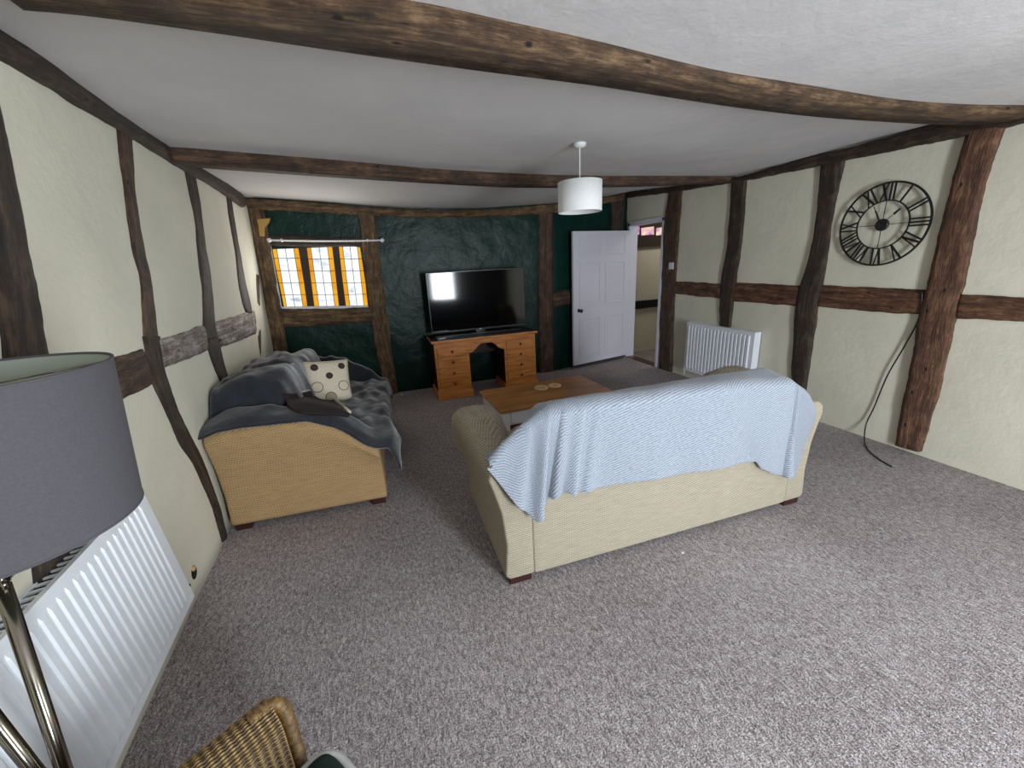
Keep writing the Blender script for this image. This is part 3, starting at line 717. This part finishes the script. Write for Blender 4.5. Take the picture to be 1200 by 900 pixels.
# ------------------------------------------------------------------ sofas
def armh(v, D, hi=False):   # arm height along depth
    if hi: return interp([0, .20, .5, .72, .85, .95, 1.0], [.69, .725, .765, .765, .70, .58, .48], v/D)
    return interp([0, .10, .35, .60, .75, .88, 1.0], [.70, .725, .735, .725, .66, .55, .45], v/D)
def make_sofa(name, loc, rz, Wd, D, mat, label, hb=.87, seats=3, hi=False):
    t = empty(name, loc, rz, label, 'sofa'); AW = .17; z0 = .042
    for s in (0, 1):
        bm = bmesh.new(); NY = 34; rows = []
        for i in range(NY+1):
            v = i/NY; y = D*(.004+.992*v)
            e = min(1, v/.03, (1-v)/.05); e = .965+.035*math.sqrt(max(0, 1-(1-e)**2))
            h = armh(y, D, hi)*(.985+.015*e)
            fat = 1.0+(.30 if hi else .12)*sstep(.25, .8, v); fo = (.035 if hi else 0)*sstep(.1, .75, v)
            sec = [(.035, z0), (.012, z0+.02), (.028, h*.35), (.012-fo*.4, h*.62), (-.020-fo, h*.80), (-.040-fo, h-.075), (-.030-fo, h-.03), (.005-fo, h-.005), (.050*fat, h), (.100*fat, h-.012), (.145*fat, h-.05), (AW*fat, h-.11), (AW, h*.6), (AW, z0)]
            cx = AW/2
            ring = []
            for (x, z) in sec:
                x2 = cx+(x-cx)*e
                if s: x2 = Wd-x2
                ring.append(bm.verts.new((x2, y, z)))
            rows.append(ring)
        for a, b in zip(rows, rows[1:]):
            for k in range(len(a)): bm.faces.new((a[k], a[(k+1) % len(a)], b[(k+1) % len(a)], b[k]))
        bm.faces.new(rows[0]); bm.faces.new(rows[-1])
        o = frombm('armrest', bm, mat, t, smooth=True); md = o.modifiers.new('b', 'BEVEL'); md.width = .012; md.segments = 3; md.limit_method = 'ANGLE'; md.angle_limit = R(50)
    bm = bmesh.new(); sec = [(.0, z0), (.0, hb-.06), (.012, hb-.02), (.05, hb), (.13, hb-.005), (.19, hb-.04), (.25, .5), (.25, z0)]
    X = [AW-.005, AW+.03, AW+.08, AW+.14, AW+.22, Wd/2, Wd-AW-.22, Wd-AW-.14, Wd-AW-.08, Wd-AW-.03, Wd-AW+.005]; rows = []
    DR = [.17, .14, .09, .04, .012, 0, .012, .04, .09, .14, .17]
    for x, dr in zip(X, DR): rows.append([bm.verts.new((x, y+(.004 if x in (X[0], X[-1]) else 0), z-(dr if z > .6 else 0))) for y, z in sec])
    for a, b in zip(rows, rows[1:]):
        for k in range(len(a)): bm.faces.new((a[k], a[(k+1) % len(a)], b[(k+1) % len(a)], b[k]))
    bm.faces.new(rows[0]); bm.faces.new(rows[-1]); o = frombm('backrest', bm, mat, t, smooth=True, bevel=.01)
    boxo('seat_base', (AW-.01, Wd-AW+.01, .22, D-.03, z0, .30), mat, t, .02)
    n = seats; w = (Wd-2*AW)/n
    for k in range(n):
        boxo('seat_cushion', (AW+k*w+.004, AW+(k+1)*w-.004, .24, D-.01, .30, .46), mat, t, .035)
        o = boxo('back_cushion', (AW+k*w+.006, AW+(k+1)*w-.006, 0, .14, 0, .28), mat, t, .05); o.location = (0, .26, .44); o.rotation_euler = (R(8), 0, 0)
    for x in (.035, Wd-.155):
        for y in (.015, D-.11):
            bm = bmesh.new(); box(bm, x, x+.12, y, y+.09, 0, z0+.01); frombm('foot', bm, MT['foot'], t, bevel=.004)
    return t
SA = (atz(930, 592)-atz(600, 688)); sang = math.atan2(SA.y, SA.x)
s0 = atz(600, 688); SW = 2.02; SD = .93
so = Vector((s0.x-.04*math.cos(sang), s0.y, 0))
make_sofa('sofa', so, sang, SW, SD, MT['beige'], 'beige three-seat sofa seen from behind under a pale blue throw', .87, 3, True)
LD = atz(459, 594)-atz(285, 628); lang = math.atan2(LD.y, LD.x)     # local Y direction of left sofa
LWd = 1.72; LDp = .97
nearrear = Vector((-1.075, 2.675, 0)); lrz = lang-math.pi/2
xdir = Vector((math.cos(lrz), math.sin(lrz), 0))
lo = nearrear-xdir*LWd
make_sofa('sofa', lo, lrz, LWd, LDp, MT['tan'], 'tan two-seat sofa against the left wall under a navy throw', .83, 2)

# ---- pale blue throw over the near sofa
Ms = Matrix.Translation(so) @ Matrix.Rotation(sang, 4, 'Z'); Msi = Ms.inverted()
def on_sofa_rear(px, py, off=.014):
    o_ = Msi @ CP; d = (Msi.to_3x3() @ ray(px, py)); t_ = (-off-o_.y)/d.y; return o_+d*t_
cols = [((574,541),(570,547)),((590,521),(586,567)),((604,508),(607,592)),((613,500),(625,604)),((622,494),(634,598)),((632,487),(644,580)),((645,481),(660,571)),((665,476),(672,575)),
        ((700,471),(720,567)),((760,464),(780,557)),((800,458),(830,549)),((850,452),(884,540)),((872,449),(889,548)),((900,447),(905,555)),((929,445),(922,558)),((944,458),(936,520)),((953,476),(948,492))]
cs = [(on_sofa_rear(*a), on_sofa_rear(*b)) for a, b in cols]
hx = [(a.x+b.x)/2 for a, b in cs]; tz = [a.z for a, b in cs]; bz = [b.z for a, b in cs]; txx = [a.x for a, b in cs]; bx_ = [b.x for a, b in cs]
def sofa_top(x, y):       # surface of sofa at local x,y
    ah = armh(max(y, 0), SD, True); bk = .875-.0*y
    e = sstep(.13, .30, x)*(1-sstep(SW-.30, SW-.12, x))
    return ah*(1-e)+bk*e+.012
NU, NVb, NVt, NVf = 400, 34, 10, 22
verts, faces, uv = [], [], []
for i in range(NU+1):
    u = i/NU; s = u*(len(cs)-1); k = min(int(s), len(cs)-2); f = s-k
    def L(a): return a[k]*(1-f)+a[k+1]*f
    X0, Z0, X1, Z1 = L(txx), L(tz), L(bx_), L(bz)
    row = []
    for j in range(NVb+1):           # hanging part, bottom to top
        v = j/NVb; x = X1+(X0-X1)*v; z = Z1+(Z0-.02-Z1)*v
        low = 1-v
        fold = 0
        # (place, width left, width right, height): one side of each pleat is steep
        for fx, wl, wr_, fa_ in ((.15, .05, .02, .040), (.255, .035, .008, .060), (.33, .008, .040, .045), (.425, .040, .009, .050), (.50, .012, .05, .020), (1.775, .008, .16, .034)):
            d_ = x+.07*low*(1 if fx < 1 else 0)-fx; g_ = math.exp(-(d_/(wl if d_ < 0 else wr_))**2); fold += fa_*g_*(.2+.8*low)
        fold += .010*noise.noise(Vector((x*5, z*3, 4)))*(.4+low)+.006*math.sin(x*17+2*noise.noise(Vector((x, 0, 0))))*low
        arm = sstep(.16, .02, x)+sstep(SW-.12, SW, x)
        y = -.022-max(-.018, fold)
        zz = z
        row.append((x, y, zz))
    for j in range(1, NVt+1):        # over the top
        v = j/NVt; eA = sstep(.10, .36, X0)*(1-sstep(SW-.30, SW-.10, X0)); y = -.02+v*(.05+.15*eA); zt_ = max(sofa_top(X0, y), Z0-.012)
        hh = min(Z0, sofa_top(X0, 0.05)+.05) ; z = Z0-.02+(.02)*math.sin(min(1, v*4)*math.pi/2)
        z = z+(sofa_top(X0, max(y, 0))-z)*sstep(.35, 1, v)
        row.append((X0, y, z+.006*noise.noise(Vector((X0*6, y*9, 1)))))
    inarm = X0 < .24 or X0 > SW-.24
    zt_ = row[-1][2]
    for j in range(1, NVf+1):        # down the seat side, or forward over the arm
        v = j/NVf; e = sstep(.12, .30, X0)*(1-sstep(SW-.30, SW-.12, X0))
        ya = row[NVb+NVt][1]+.05*v; za = sofa_top(X0, ya)+.004
        yb_ = .19+.30*v; zb_ = zt_-.36*v
        bul = .05*math.sin(math.pi*v)
        row.append((X0, ya*(1-e)+(yb_+bul)*e, za*(1-e)+zb_*e+.004*noise.noise(Vector((X0*7, v*3, 8)))))
    q_ = 0
    for j, p in enumerate(row):
        if j: q_ += (Vector(p)-Vector(row[j-1])).length
        verts.append(p); uv.append((u*2.0, q_))
nr = NVb+NVt+NVf+1
for i in range(NU):
    for j in range(nr-1): faces.append((i*nr+j, (i+1)*nr+j, (i+1)*nr+j+1, i*nr+j+1))
me = bpy.data.meshes.new('throw'); me.from_pydata(verts, [], faces); ul = me.uv_layers.new(name='UVMap')
for lp in me.loops: ul.data[lp.index].uv = uv[lp.vertex_index]
o = link('throw_blanket', me, MT['fleece'], None, True); o.matrix_world = Ms
sm = o.modifiers.new('sm', 'SMOOTH'); sm.iterations = 2
sf = o.modifiers.new('so', 'SOLIDIFY'); sf.thickness = .010; sf.offset = 1
props(o, 'pale blue-grey ribbed fleece throw draped over the back of the beige sofa', 'blanket')

# ---- navy throw over the left sofa
Ml = Matrix.Translation(lo) @ Matrix.Rotation(lrz, 4, 'Z')
def smax(a, b, k=.05): h_ = max(0, min(1, .5+.5*(a-b)/k)); return a*h_+b*(1-h_)+k*h_*(1-h_)
def navy_h(X, Y):
    back = .845 if Y < .17 else .845-(Y-.17)*(Y-.17)*9 if Y < .36 else .845-.325-.3*(Y-.36)
    back = max(back, 0)
    cush = .84*(1-sstep(.36, .60, Y))*(1-.45*sstep(LWd-.30, LWd-.02, X))*sstep(.04, .22, X)
    seat = .475
    ar = armh(max(0, min(Y, LDp)), LDp)
    a1 = ar*sstep(.26, .14, X) if X < .3 else 0
    a2 = (ar-.012)*sstep(LWd-.34, LWd-.14, X)
    if X > LWd-.17: cush = min(cush, ar+.9*(LWd-X)+.0)
    z = smax(smax(smax(cush, seat), a1), a2)
    # bundled folds
    z += .05*math.exp(-((X-.62)/.24)**2-((Y-.20)/.20)**2)
    z += .07*math.exp(-((X-1.22)/.22)**2-((Y-.28)/.22)**2)
    z += .05*math.exp(-((X-1.52)/.18)**2-((Y-.20)/.16)**2)
    z += .05*math.exp(-((X-1.42)/.22)**2-((Y-.72)/.16)**2)
    n1 = noise.noise(Vector((X*3.2+Y*2.5, Y*5-X*1.5, 2))); n2 = noise.noise(Vector((X*9+Y*5, Y*12-X*4, 6)))
    edge = .15+.85*sstep(0, .30, LWd-X)
    z += (.035*(1-abs(n1)*2.2)+.016*n2)*edge
    return z+.016
NX_, NY_ = 110, 70; verts, faces, uv = [], [], []
for i in range(NX_+1):
    X = .10+(LWd-.045)*i/NX_
    for j in range(NY_+1):
        v = j/NY_
        Yf = LDp+.02+.03*noise.noise(Vector((X*4, 0, 1)))+.085*math.exp(-((X-(LWd-.10))/.17)**2)
        # front hang length: deeper flap at the near corner
        hang = .10+.16*sstep(LWd-.5, LWd-.1, X)*0+.10*noise.noise(Vector((X*2.5, 5, 0)))
        if v < .86:
            Y = -.01+(Yf+.01)*v/.86; z = navy_h(X, Y)
        else:
            w = (v-.86)/.14; Y = Yf+.035*math.sin(w*math.pi/2)+.012*math.sin(X*22)*w; z = navy_h(X, Yf)-(.02+hang)*w
        xx = X
        nearness = sstep(LWd-.06, LWd+.055, X)
        if nearness > 0:   # hem turns down a little over the outside of the near arm
            z -= .028*nearness*nearness; xx = min(X, LWd+.05)
            if Y > .75: xx += .04*sstep(.75, 1.0, Y)*nearness
        verts.append((xx, Y, z)); uv.append((X, v))
nr = NY_+1
for i in range(NX_):
    for j in range(NY_): faces.append((i*nr+j, (i+1)*nr+j, (i+1)*nr+j+1, i*nr+j+1))
me = bpy.data.meshes.new('throw'); me.from_pydata(verts, [], faces); ul = me.uv_layers.new(name='UVMap')
for lp in me.loops: ul.data[lp.index].uv = uv[lp.vertex_index]
o = link('throw_blanket', me, MT['navy'], None, True); o.matrix_world = Ml
sm = o.modifiers.new('sm', 'SMOOTH'); sm.iterations = 2
sf = o.modifiers.new('so', 'SOLIDIFY'); sf.thickness = .014; sf.offset = 1
props(o, 'rumpled dark navy fleece throw covering the tan sofa', 'blanket')

# brown fleece piece with cream edge lying on the navy throw
BU = catmull([Vector((x, y, 0)) for x, y in ((331,462),(350,463),(364,458),(379,459),(393,470),(410,486))], 29)
BL = catmull([Vector((x, y, 0)) for x, y in ((338,478),(346,485),(360,488),(379,488),(396,488),(409,490))], 29)
Mli = Ml.inverted()
def on_throw(px, py):    # where this line of sight first meets the navy throw
    d = ray(px, py).normalized(); t_ = 2.2
    while t_ < 5.5:
        q = Mli @ (CP+d*t_)
        if 0 < q.x < LWd+.03 and 0 < q.y < LDp and q.z < navy_h(q.x, q.y)+.022: break
        t_ += .004
    return CP+d*t_
def brown_pt(u, v):
    a = u*28; k = min(int(a), 27); f = a-k
    q = BU[k].lerp(BU[k+1], f).lerp(BL[k].lerp(BL[k+1], f), v); return on_throw(q.x, q.y)+Vector((0, -.008, .012))
verts, faces = [], []; n = 28
for i in range(n+1):
    for j in range(n+1): verts.append(brown_pt(i/n, j/n))
for _ in range(14):
    V2 = list(verts)
    for i in range(n+1):
        for j in range(n+1):
            nb = [V2[a*(n+1)+b] for a, b in ((i-1, j), (i+1, j), (i, j-1), (i, j+1)) if 0 <= a <= n and 0 <= b <= n and not (i in (0, n) and a not in (0, n))]
            verts[i*(n+1)+j] = V2[i*(n+1)+j]*.5+sum(nb, Vector())/len(nb)*.5
for i in range(n):
    for j in range(n): faces.append((i*(n+1)+j, (i+1)*(n+1)+j, (i+1)*(n+1)+j+1, i*(n+1)+j+1))
me = bpy.data.meshes.new('fold'); me.from_pydata(verts, [], faces)
bt = empty('folded_blanket', brown_pt(.5, .5), 0, 'folded dark brown blanket with a cream fleece edge lying on the navy throw', 'blanket')
o = link('blanket_body', me, MT['maroon'], None, True); sf = o.modifiers.new('so', 'SOLIDIFY'); sf.thickness = .02; sf.offset = 0
def keep(o, parent):
    mw = o.matrix_world.copy(); o.parent = parent; o.matrix_parent_inverse = Matrix.Translation(parent.location).inverted(); o.matrix_basis = mw
keep(o, bt)
bm = bmesh.new(); tube(bm, [verts[int(7+21*i/30)*(n+1)]+Vector((0, 0, .012)) for i in range(31)][::3], [.006+.008*sstep(.1, .9, i/10) for i in range(11)], 8); o = frombm('fleece_edge', bm, MT['cream_cloth'], smooth=True); keep(o, bt)

# scatter cushion
def cushion(S_=.42, th=.075):
    bm = bmesh.new(); n = 22; top, bot = {}, {}
    for i in range(n+1):
        for j in range(n+1):
            u, v = i/n*2-1, j/n*2-1
            pin = 1-.055*(1-u*u)*abs(v)**3; pin2 = 1-.055*(1-v*v)*abs(u)**3
            x, z = u*S_/2*pin2, v*S_/2*pin
            h_ = th*((1-u**4)*(1-v**4))**.55
            top[i, j] = bm.verts.new((x, -h_, z))
            bot[i, j] = top[i, j] if i in (0, n) or j in (0, n) else bm.verts.new((x, h_, z))
    for i in range(n):
        for j in range(n):
            bm.faces.new((top[i, j], top[i+1, j], top[i+1, j+1], top[i, j+1])); bm.faces.new((bot[i, j], bot[i, j+1], bot[i+1, j+1], bot[i+1, j]))
    return bm
cpos = aty(384, 447, 3.62)
cu = empty('scatter_cushion', cpos, R(10), 'cream square cushion with brown and taupe dots propped on the navy throw', 'cushion'); cu.rotation_euler = (R(-22), R(6), R(14))
CS = .37
frombm('cover', cushion(CS, .07), MT['cream_cloth'], cu, smooth=True)
def dot(u, v, r, m, rim=None):
    def pt(a, rr, off):
        x = u*CS/2+rr*math.cos(a); z = v*CS/2+rr*math.sin(a); uu, vv = x*2/CS, z*2/CS
        h_ = .07*max(0, (1-uu**4)*(1-vv**4))**.55; return (x, -h_-off, z)
    bm = bmesh.new(); n = 24; R_ = [0, r*.5, r]; prev = None
    c0 = bm.verts.new(pt(0, 0, .0035)); 
    for rr in R_[1:]:
        rg = [bm.verts.new(pt(2*math.pi*k/n, rr, .003)) for k in range(n)]
        for k in range(n):
            if prev is None: bm.faces.new((c0, rg[k], rg[(k+1) % n]))
            else: bm.faces.new((prev[k], rg[k], rg[(k+1) % n], prev[(k+1) % n]))
        prev = rg
    d_ = frombm('dot', bm, m, cu, smooth=True)
    if rim:
        bm = bmesh.new(); tube(bm, [pt(2*math.pi*k/n, r, .003) for k in range(n+1)], .0025, 6); frombm('stitching', bm, rim, d_, smooth=True)
dot(-.52, .62, .030, MT['brown_dot']); dot(.62, .62, .028, MT['brown_dot']); dot(.05, .20, .028, MT['brown_dot'])
dot(-.50, -.28, .042, MT['cream_cloth'], MT['brown_dot']); dot(.60, -.30, .040, MT['cream_cloth'], MT['brown_dot']); dot(.02, -.78, .042, MT['grey_dot'], MT['brown_dot'])

# ------------------------------------------------------------------ desk
dL = atz(514, 470); dk0 = Vector((.572, 4.735, 0)); DWd = 1.30; DD = .44; DH = .735
dk = empty('pedestal_desk', dk0, R(-.6), 'orange pine kneehole desk with eight drawers standing below the television', 'desk')
boxo('desktop', (-.02, DWd+.02, -.02, DD+.01, DH-.028, DH), [MT['pine']], dk, .006)
boxo('top_veneer', (-.012, DWd+.012, .0, DD+.005, DH, DH+.003), MT['black'], dk, 0)
PWd = .435
for x0 in (0, DWd-PWd):
    bm = bmesh.new(); box(bm, x0+.01, x0+PWd-.01, .012, DD, .06, DH-.028); pd = frombm('pedestal', bm, MT['pine'], dk, bevel=.002)
    for b in ((x0+.006, x0+.012), (x0+PWd-.012, x0+PWd-.006)):
        boxo('side_panel', (b[0], b[1], .03, DD-.01, .09, DH-.03), MT['pine_dark'], dk, 0)
    bm = bmesh.new(); box(bm, x0-.008, x0+PWd+.008, -.008, DD+.004, 0, .10); frombm('plinth', bm, MT['pine'], dk, bevel=.006)
    zz = .125; hts = [.125, .145, .130, .135][::-1]; hts = [.142, .138, .130, .128]
    for hgt in hts:
        d_ = boxo('drawer', (x0+.038, x0+PWd-.038, -.004, .014, zz, zz+hgt-.014), MT['pine'], dk, .005)
        bm = bmesh.new(); lathe(bm, [(.001, -.024), (.012, -.022), (.015, -.014), (.009, -.005), (.008, 0)], (x0+PWd/2, -.004, zz+hgt/2-.007), 'Y', 16); frombm('knob', bm, MT['knob'], d_, smooth=True)
        zz += hgt
# arched apron
bm = bmesh.new(); x0, x1 = PWd-.012, DWd-PWd+.012; n = 24; pts = [Vector((x1, .012, DH-.028)), Vector((x0, .012, DH-.028))]
for i in range(n+1):
    u = i/n; s = min(u, 1-u)*2; pts.append(Vector((x0+(x1-x0)*u, .012, DH-.185+.10*sstep(.12, .75, s))))
prism(bm, pts, Vector((0, .02, 0))); frombm('arched_apron', bm, MT['pine'], dk, bevel=.002)
boxo('back_board', (PWd-.01, DWd-PWd+.01, DD-.02, DD-.008, .45, DH-.03), MT['pine_dark'], dk, 0)

# ------------------------------------------------------------------ television
tc = Vector((.612, 5.05, DH+.045)); TVW = 1.25; TVH = .735
tv = empty('television', (tc.x+TVW/2, 5.05, DH+.003), R(-1.0), 'large black flat screen television standing on the pine desk', 'television')
boxo('casing', (-TVW/2, TVW/2, 0, .045, .038, .038+TVH), MT['black'], tv, .006)
boxo('screen', (-TVW/2+.012, TVW/2-.012, -.002, .002, .038+.018, .038+TVH-.012), MT['screen'], tv, 0)
boxo('bezel', (-TVW/2, TVW/2, -.004, .0, .038, .053), MT['black'], tv, .001)
bm = bmesh.new(); box(bm, -.06, .06, .0, .03, .01, .06); box(bm, -TVW/2+.12, TVW/2-.12, -.10, .06, 0, .012); frombm('stand', bm, MT['black'], tv, bevel=.003)
boxo('indicator', (-.012, .012, -.006, -.003, .040, .050), MT['enamel'], tv, 0)
o = empty('media_box', (.72, 4.86, DH+.003), R(2), 'low black media box at the left end of the pine desk', 'media box')
boxo('case', (-.09, .13, -.05, .05, 0, .025), MT['black'], o, .003); boxo('display', (-.06, .02, -.053, -.049, .008, .016), MT['enamel'], o, 0)

# ------------------------------------------------------------------ coffee table
c0 = atz(586, 482, .45); c1 = atz(719, 458, .45); c3 = atz(560, 458, .45)
CW, CD = (c1-c0).length, .60; cang = math.atan2(c1.y-c0.y, c1.x-c0.x)
ct = empty('coffee_table', (c0.x, c0.y, 0), cang*.7, 'white coffee table with an oak top in front of the beige sofa', 'coffee table')
boxo('tabletop', (0, CW, 0, CD, .424, .45), MT['tabletop'], ct, .004)
for x in (.025, CW-.085):
    for y in (.02, CD-.08): boxo('leg', (x, x+.06, y, y+.06, 0, .424), MT['white_paint'], ct, .003)
boxo('apron', (.085, CW-.085, .032, .05, .30, .424), MT['white_paint'], ct, .002); boxo('apron', (.085, CW-.085, CD-.05, CD-.03, .30, .424), MT['white_paint'], ct, .002)
for x in (.034, CW-.052): boxo('apron', (x, x+.018, .08, CD-.08, .30, .424), MT['white_paint'], ct, .002)
for k in (0, 1):
    x0 = .10+k*(CW-.2)/2; d_ = boxo('drawer', (x0, x0+(CW-.2)/2-.01, .022, .034, .312, .416), MT['white_paint'], ct, .002)
    bm = bmesh.new(); xc = x0+(CW-.2)/4; tube(bm, [(xc-.025, .022, .366), (xc-.025, .008, .366), (xc+.025, .008, .366), (xc+.025, .022, .366)], .005, 8); frombm('drawer_handle', bm, MT['iron'], d_, smooth=True)
boxo('shelf', (.03, CW-.03, .03, CD-.03, .215, .235), MT['tabletop'], ct, .003)
for k, (px, py, sc) in enumerate(((634.5, 455, 1.1), (650, 452.5, 1.0))):
    q = atz(px, py, .46); bm = bmesh.new()
    for a0 in range(3):
        pts = []
        for i in range(33):
            a = 2*math.pi*i/32; r_ = .046*sc*(1+.16*math.sin(3*a+a0*2.1)); pts.append((r_*math.cos(a), r_*math.sin(a), .012+.006*math.sin(3*a+a0*2.1+1.5)))
        tube(bm, pts, .010, 8, False)
    o = frombm('carved_knot', bm, MT['ring'], smooth=True); o.location = (q.x, q.y, .4505)
    props(o, ['left carved wooden knot ring on the oak tabletop', 'right carved wooden knot ring on the oak tabletop'][k], 'ornament', 'carved wooden knots on the coffee table')

# ------------------------------------------------------------------ wicker chair corner
tip = atz(331, 812, .60); e1 = (atz(228, 897, .60)-tip).normalized(); nin = Vector((-e1.y, e1.x, 0))
if nin.y > 0: nin = -nin
wc = empty('wicker_armchair', (tip.x, tip.y, 0), 0, 'brown woven wicker armchair with a dark green seat cushion, mostly out of frame', 'armchair')
def basket(name, path, up_h, thick, z_top, parent, braid=True):
    """woven upright panel: path = list of points (plan), wefts horizontal, warps vertical, rounded top roll"""
    bm = bmesh.new(); n = 150; P = catmull([Vector(p) for p in path], n+1); run = 0; rows = []
    prof = []
    for i in range(46): prof.append((-thick/2, z_top-up_h+(up_h-thick/2)*i/45))
    for i in range(1, 22): a = math.pi*i/22; prof.append((-thick/2*math.cos(a), z_top-thick/2+thick/2*math.sin(a)))
    for i in range(46): prof.append((thick/2, z_top-thick/2-(up_h-thick/2)*i/45))
    # arc length
    s = [0]
    for a, b in zip(prof, prof[1:]): s.append(s[-1]+math.hypot(b[0]-a[0], b[1]-a[1]))
    res = int(s[-1]/.0016); fine = []
    for k in range(res+1):
        q = s[-1]*k/res; fine.append((interp(s, [p[0] for p in prof], q), interp(s, [p[1] for p in prof], q), q))
    cz = z_top-thick/2
    for i in range(n+1):
        d = (P[min(i+1, n)]-P[max(i-1, 0)]).normalized(); nn = Vector((-d.y, d.x, 0))
        if i: run += (P[i]-P[i-1]).length
        row = []
        for (o_, z, q) in fine:
            wv = math.sin(q/.0075*2*math.pi); warp = math.sin(run/.036*2*math.pi)*(1 if int(q/.0075) % 2 else -1)
            dd = .0016*wv+.0008*warp+.002*math.cos(run/.036*4*math.pi)
            # outward direction in the section
            if z > cz: v2 = Vector((o_, z-cz)).normalized()
            else: v2 = Vector((1 if o_ > 0 else -1, 0))
            p = P[i]+nn*(o_+v2.x*dd); row.append(bm.verts.new((p.x, p.y, z+v2.y*dd)))
        rows.append(row)
    for a, b in zip(rows, rows[1:]):
        for k in range(len(a)-1): bm.faces.new((a[k], a[k+1], b[k+1], b[k])).material_index = 0
    bm.faces.new(rows[0]); bm.faces.new(rows[-1])
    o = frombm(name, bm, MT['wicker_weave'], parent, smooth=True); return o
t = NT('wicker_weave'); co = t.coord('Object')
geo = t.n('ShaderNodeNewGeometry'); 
pr = t.ramp(geo.outputs['Pointiness'], [(.45, (16, 10, 5)), (.51, (100, 76, 38)), (.57, (186, 156, 98))])  # shade painted into the gaps of the weave, highlights onto its strands
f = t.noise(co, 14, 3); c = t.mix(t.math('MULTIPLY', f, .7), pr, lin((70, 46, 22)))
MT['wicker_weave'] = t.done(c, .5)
Z3 = Vector((0, 0, 0)); al = .50
ctr = -nin*.0
path = [Z3+e1*.03, e1*.12, e1*.26, e1*al]
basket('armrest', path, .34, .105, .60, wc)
# braided front edge of the arm, running down to the floor
def braid(name, pts, r=.012, parent=None):
    bm = bmesh.new(); P = catmull(pts, 90)
    for s_ in range(3):
        q = []
        for i, p in enumerate(P):
            a = i*.42+s_*2.094; d = (P[min(i+1, 89)]-P[max(i-1, 0)]).normalized(); u = d.orthogonal().normalized(); v = d.cross(u); q.append(p+u*math.cos(a)*r*.55+v*math.sin(a)*r*.55)
        tube(bm, q, r*.62, 7)
    return frombm(name, bm, MT['wicker'], parent, smooth=True)
tf = -e1
P_ = catmull([Vector((0, 0, .592))+e1*.075, Vector((0, 0, .597))+e1*.045, Vector((0, 0, .585))+e1*.018, Vector((0, 0, .55))+e1*.006, Vector((0, 0, .45))+e1*.004, Vector((0, 0, .25))+e1*.006, Vector((0, 0, .05))+e1*.02], 420)
bm = bmesh.new(); tube(bm, P_, [.0145+.002*math.sin(i_*1.05) for i_ in range(420)], 14); frombm('front_edge', bm, MT['wicker'], wc, smooth=True)
sw_ = .50
for q in (e1*.05, e1*.03+nin*sw_, e1*al, e1*al+nin*sw_):
    bm = bmesh.new(); tube(bm, [q, q+Vector((0, 0, .56))], .016, 10); frombm('leg', bm, MT['wicker'], wc, smooth=True)
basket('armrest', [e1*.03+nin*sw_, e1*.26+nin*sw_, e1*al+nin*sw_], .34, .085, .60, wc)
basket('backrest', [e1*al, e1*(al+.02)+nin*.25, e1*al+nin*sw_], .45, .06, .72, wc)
def obox(name, a0, a1, b0, b1, z0, z1, m, bevel, parent):
    bm = bmesh.new(); pts = [e1*a+nin*b+Vector((0, 0, z0)) for a, b in ((a0, b0), (a1, b0), (a1, b1), (a0, b1))]; prism(bm, pts, Vector((0, 0, z1-z0))); return frombm(name, bm, m, parent, bevel=bevel, seg=4)
obox('seat', .0, al, .03, sw_-.03, .24, .30, MT['wicker'], .01, wc)
sc = obox('seat_cushion', -.05, al-.06, .05, sw_-.05, .30, .42, MT['green_cloth'], .04, wc)
bm = bmesh.new(); a0, a1, b0, b1 = -.055, al-.06, .05, sw_-.05
P = []
for cx_, cy_, st in ((a1-.05, b1-.05, 0), (a0+.06, b1-.06, 90), (a0+.06, b0+.06, 180), (a1-.05, b0+.05, 270)):
    for k in range(7): a = R(st+k*15); P.append(e1*(cx_+.06*math.cos(a))+nin*(cy_+.06*math.sin(a))+Vector((0, 0, .395)))
P.append(P[0]); tube(bm, P, .009, 8); frombm('piping', bm, MT['pipe_white'], sc, smooth=True)

# scraps on the carpet
for (px, py, r_, lb) in ((800, 648, .008, 'tiny white speck of fluff on the carpet behind the beige sofa'), (471, 463, .016, 'small white paper scrap on the carpet at the foot of the green wall')):
    q = atz(px, py, 0); bm = bmesh.new(); bmesh.ops.create_icosphere(bm, subdivisions=2, radius=r_)
    for v in bm.verts: v.co.z = max(0, v.co.z*.4); v.co += Vector(v.co)*noise.noise(v.co*120)*.3
    o = frombm('paper_scrap', bm, MT['paper']); o.location = (q.x, q.y, 0.0005); props(o, lb, 'scrap')

# ------------------------------------------------------------------ light
def area(name, loc, rot, sx, sy, power, col=(1, 1, 1), spread=180):
    l = bpy.data.lights.new(name, 'AREA'); l.shape = 'RECTANGLE'; l.size = sx; l.size_y = sy; l.energy = power; l.color = col; l.spread = R(spread)
    o = bpy.data.objects.new(name, l); COL.objects.link(o); o.location = loc; o.rotation_euler = rot; return o
area('window_light', (1.75, YR+.03, 1.05), (R(90), 0, 0), .66, 1.85, 240, (.86, .94, 1.0))
area('side_window_light', (XR-.05, -.9, 1.35), (0, R(90), 0), 1.3, 1.2, 32, (.88, .95, 1.0), 130)
area('leaded_window_light', (-.55, 5.26, 1.5), (R(-108), 0, 0), .8, .6, 9, (1, .97, .9))
area('hall_light', (4.7, 5.0, 2.4), (0, 0, 0), .6, .5, 9, (1, .93, .82))
w = bpy.data.worlds.new('world'); S.world = w; w.use_nodes = True
w.node_tree.nodes['Background'].inputs[0].default_value = (.75, .85, 1, 1); w.node_tree.nodes['Background'].inputs[1].default_value = .3
S.view_settings.view_transform = 'Standard'; S.view_settings.look = 'None'; S.view_settings.exposure = 0
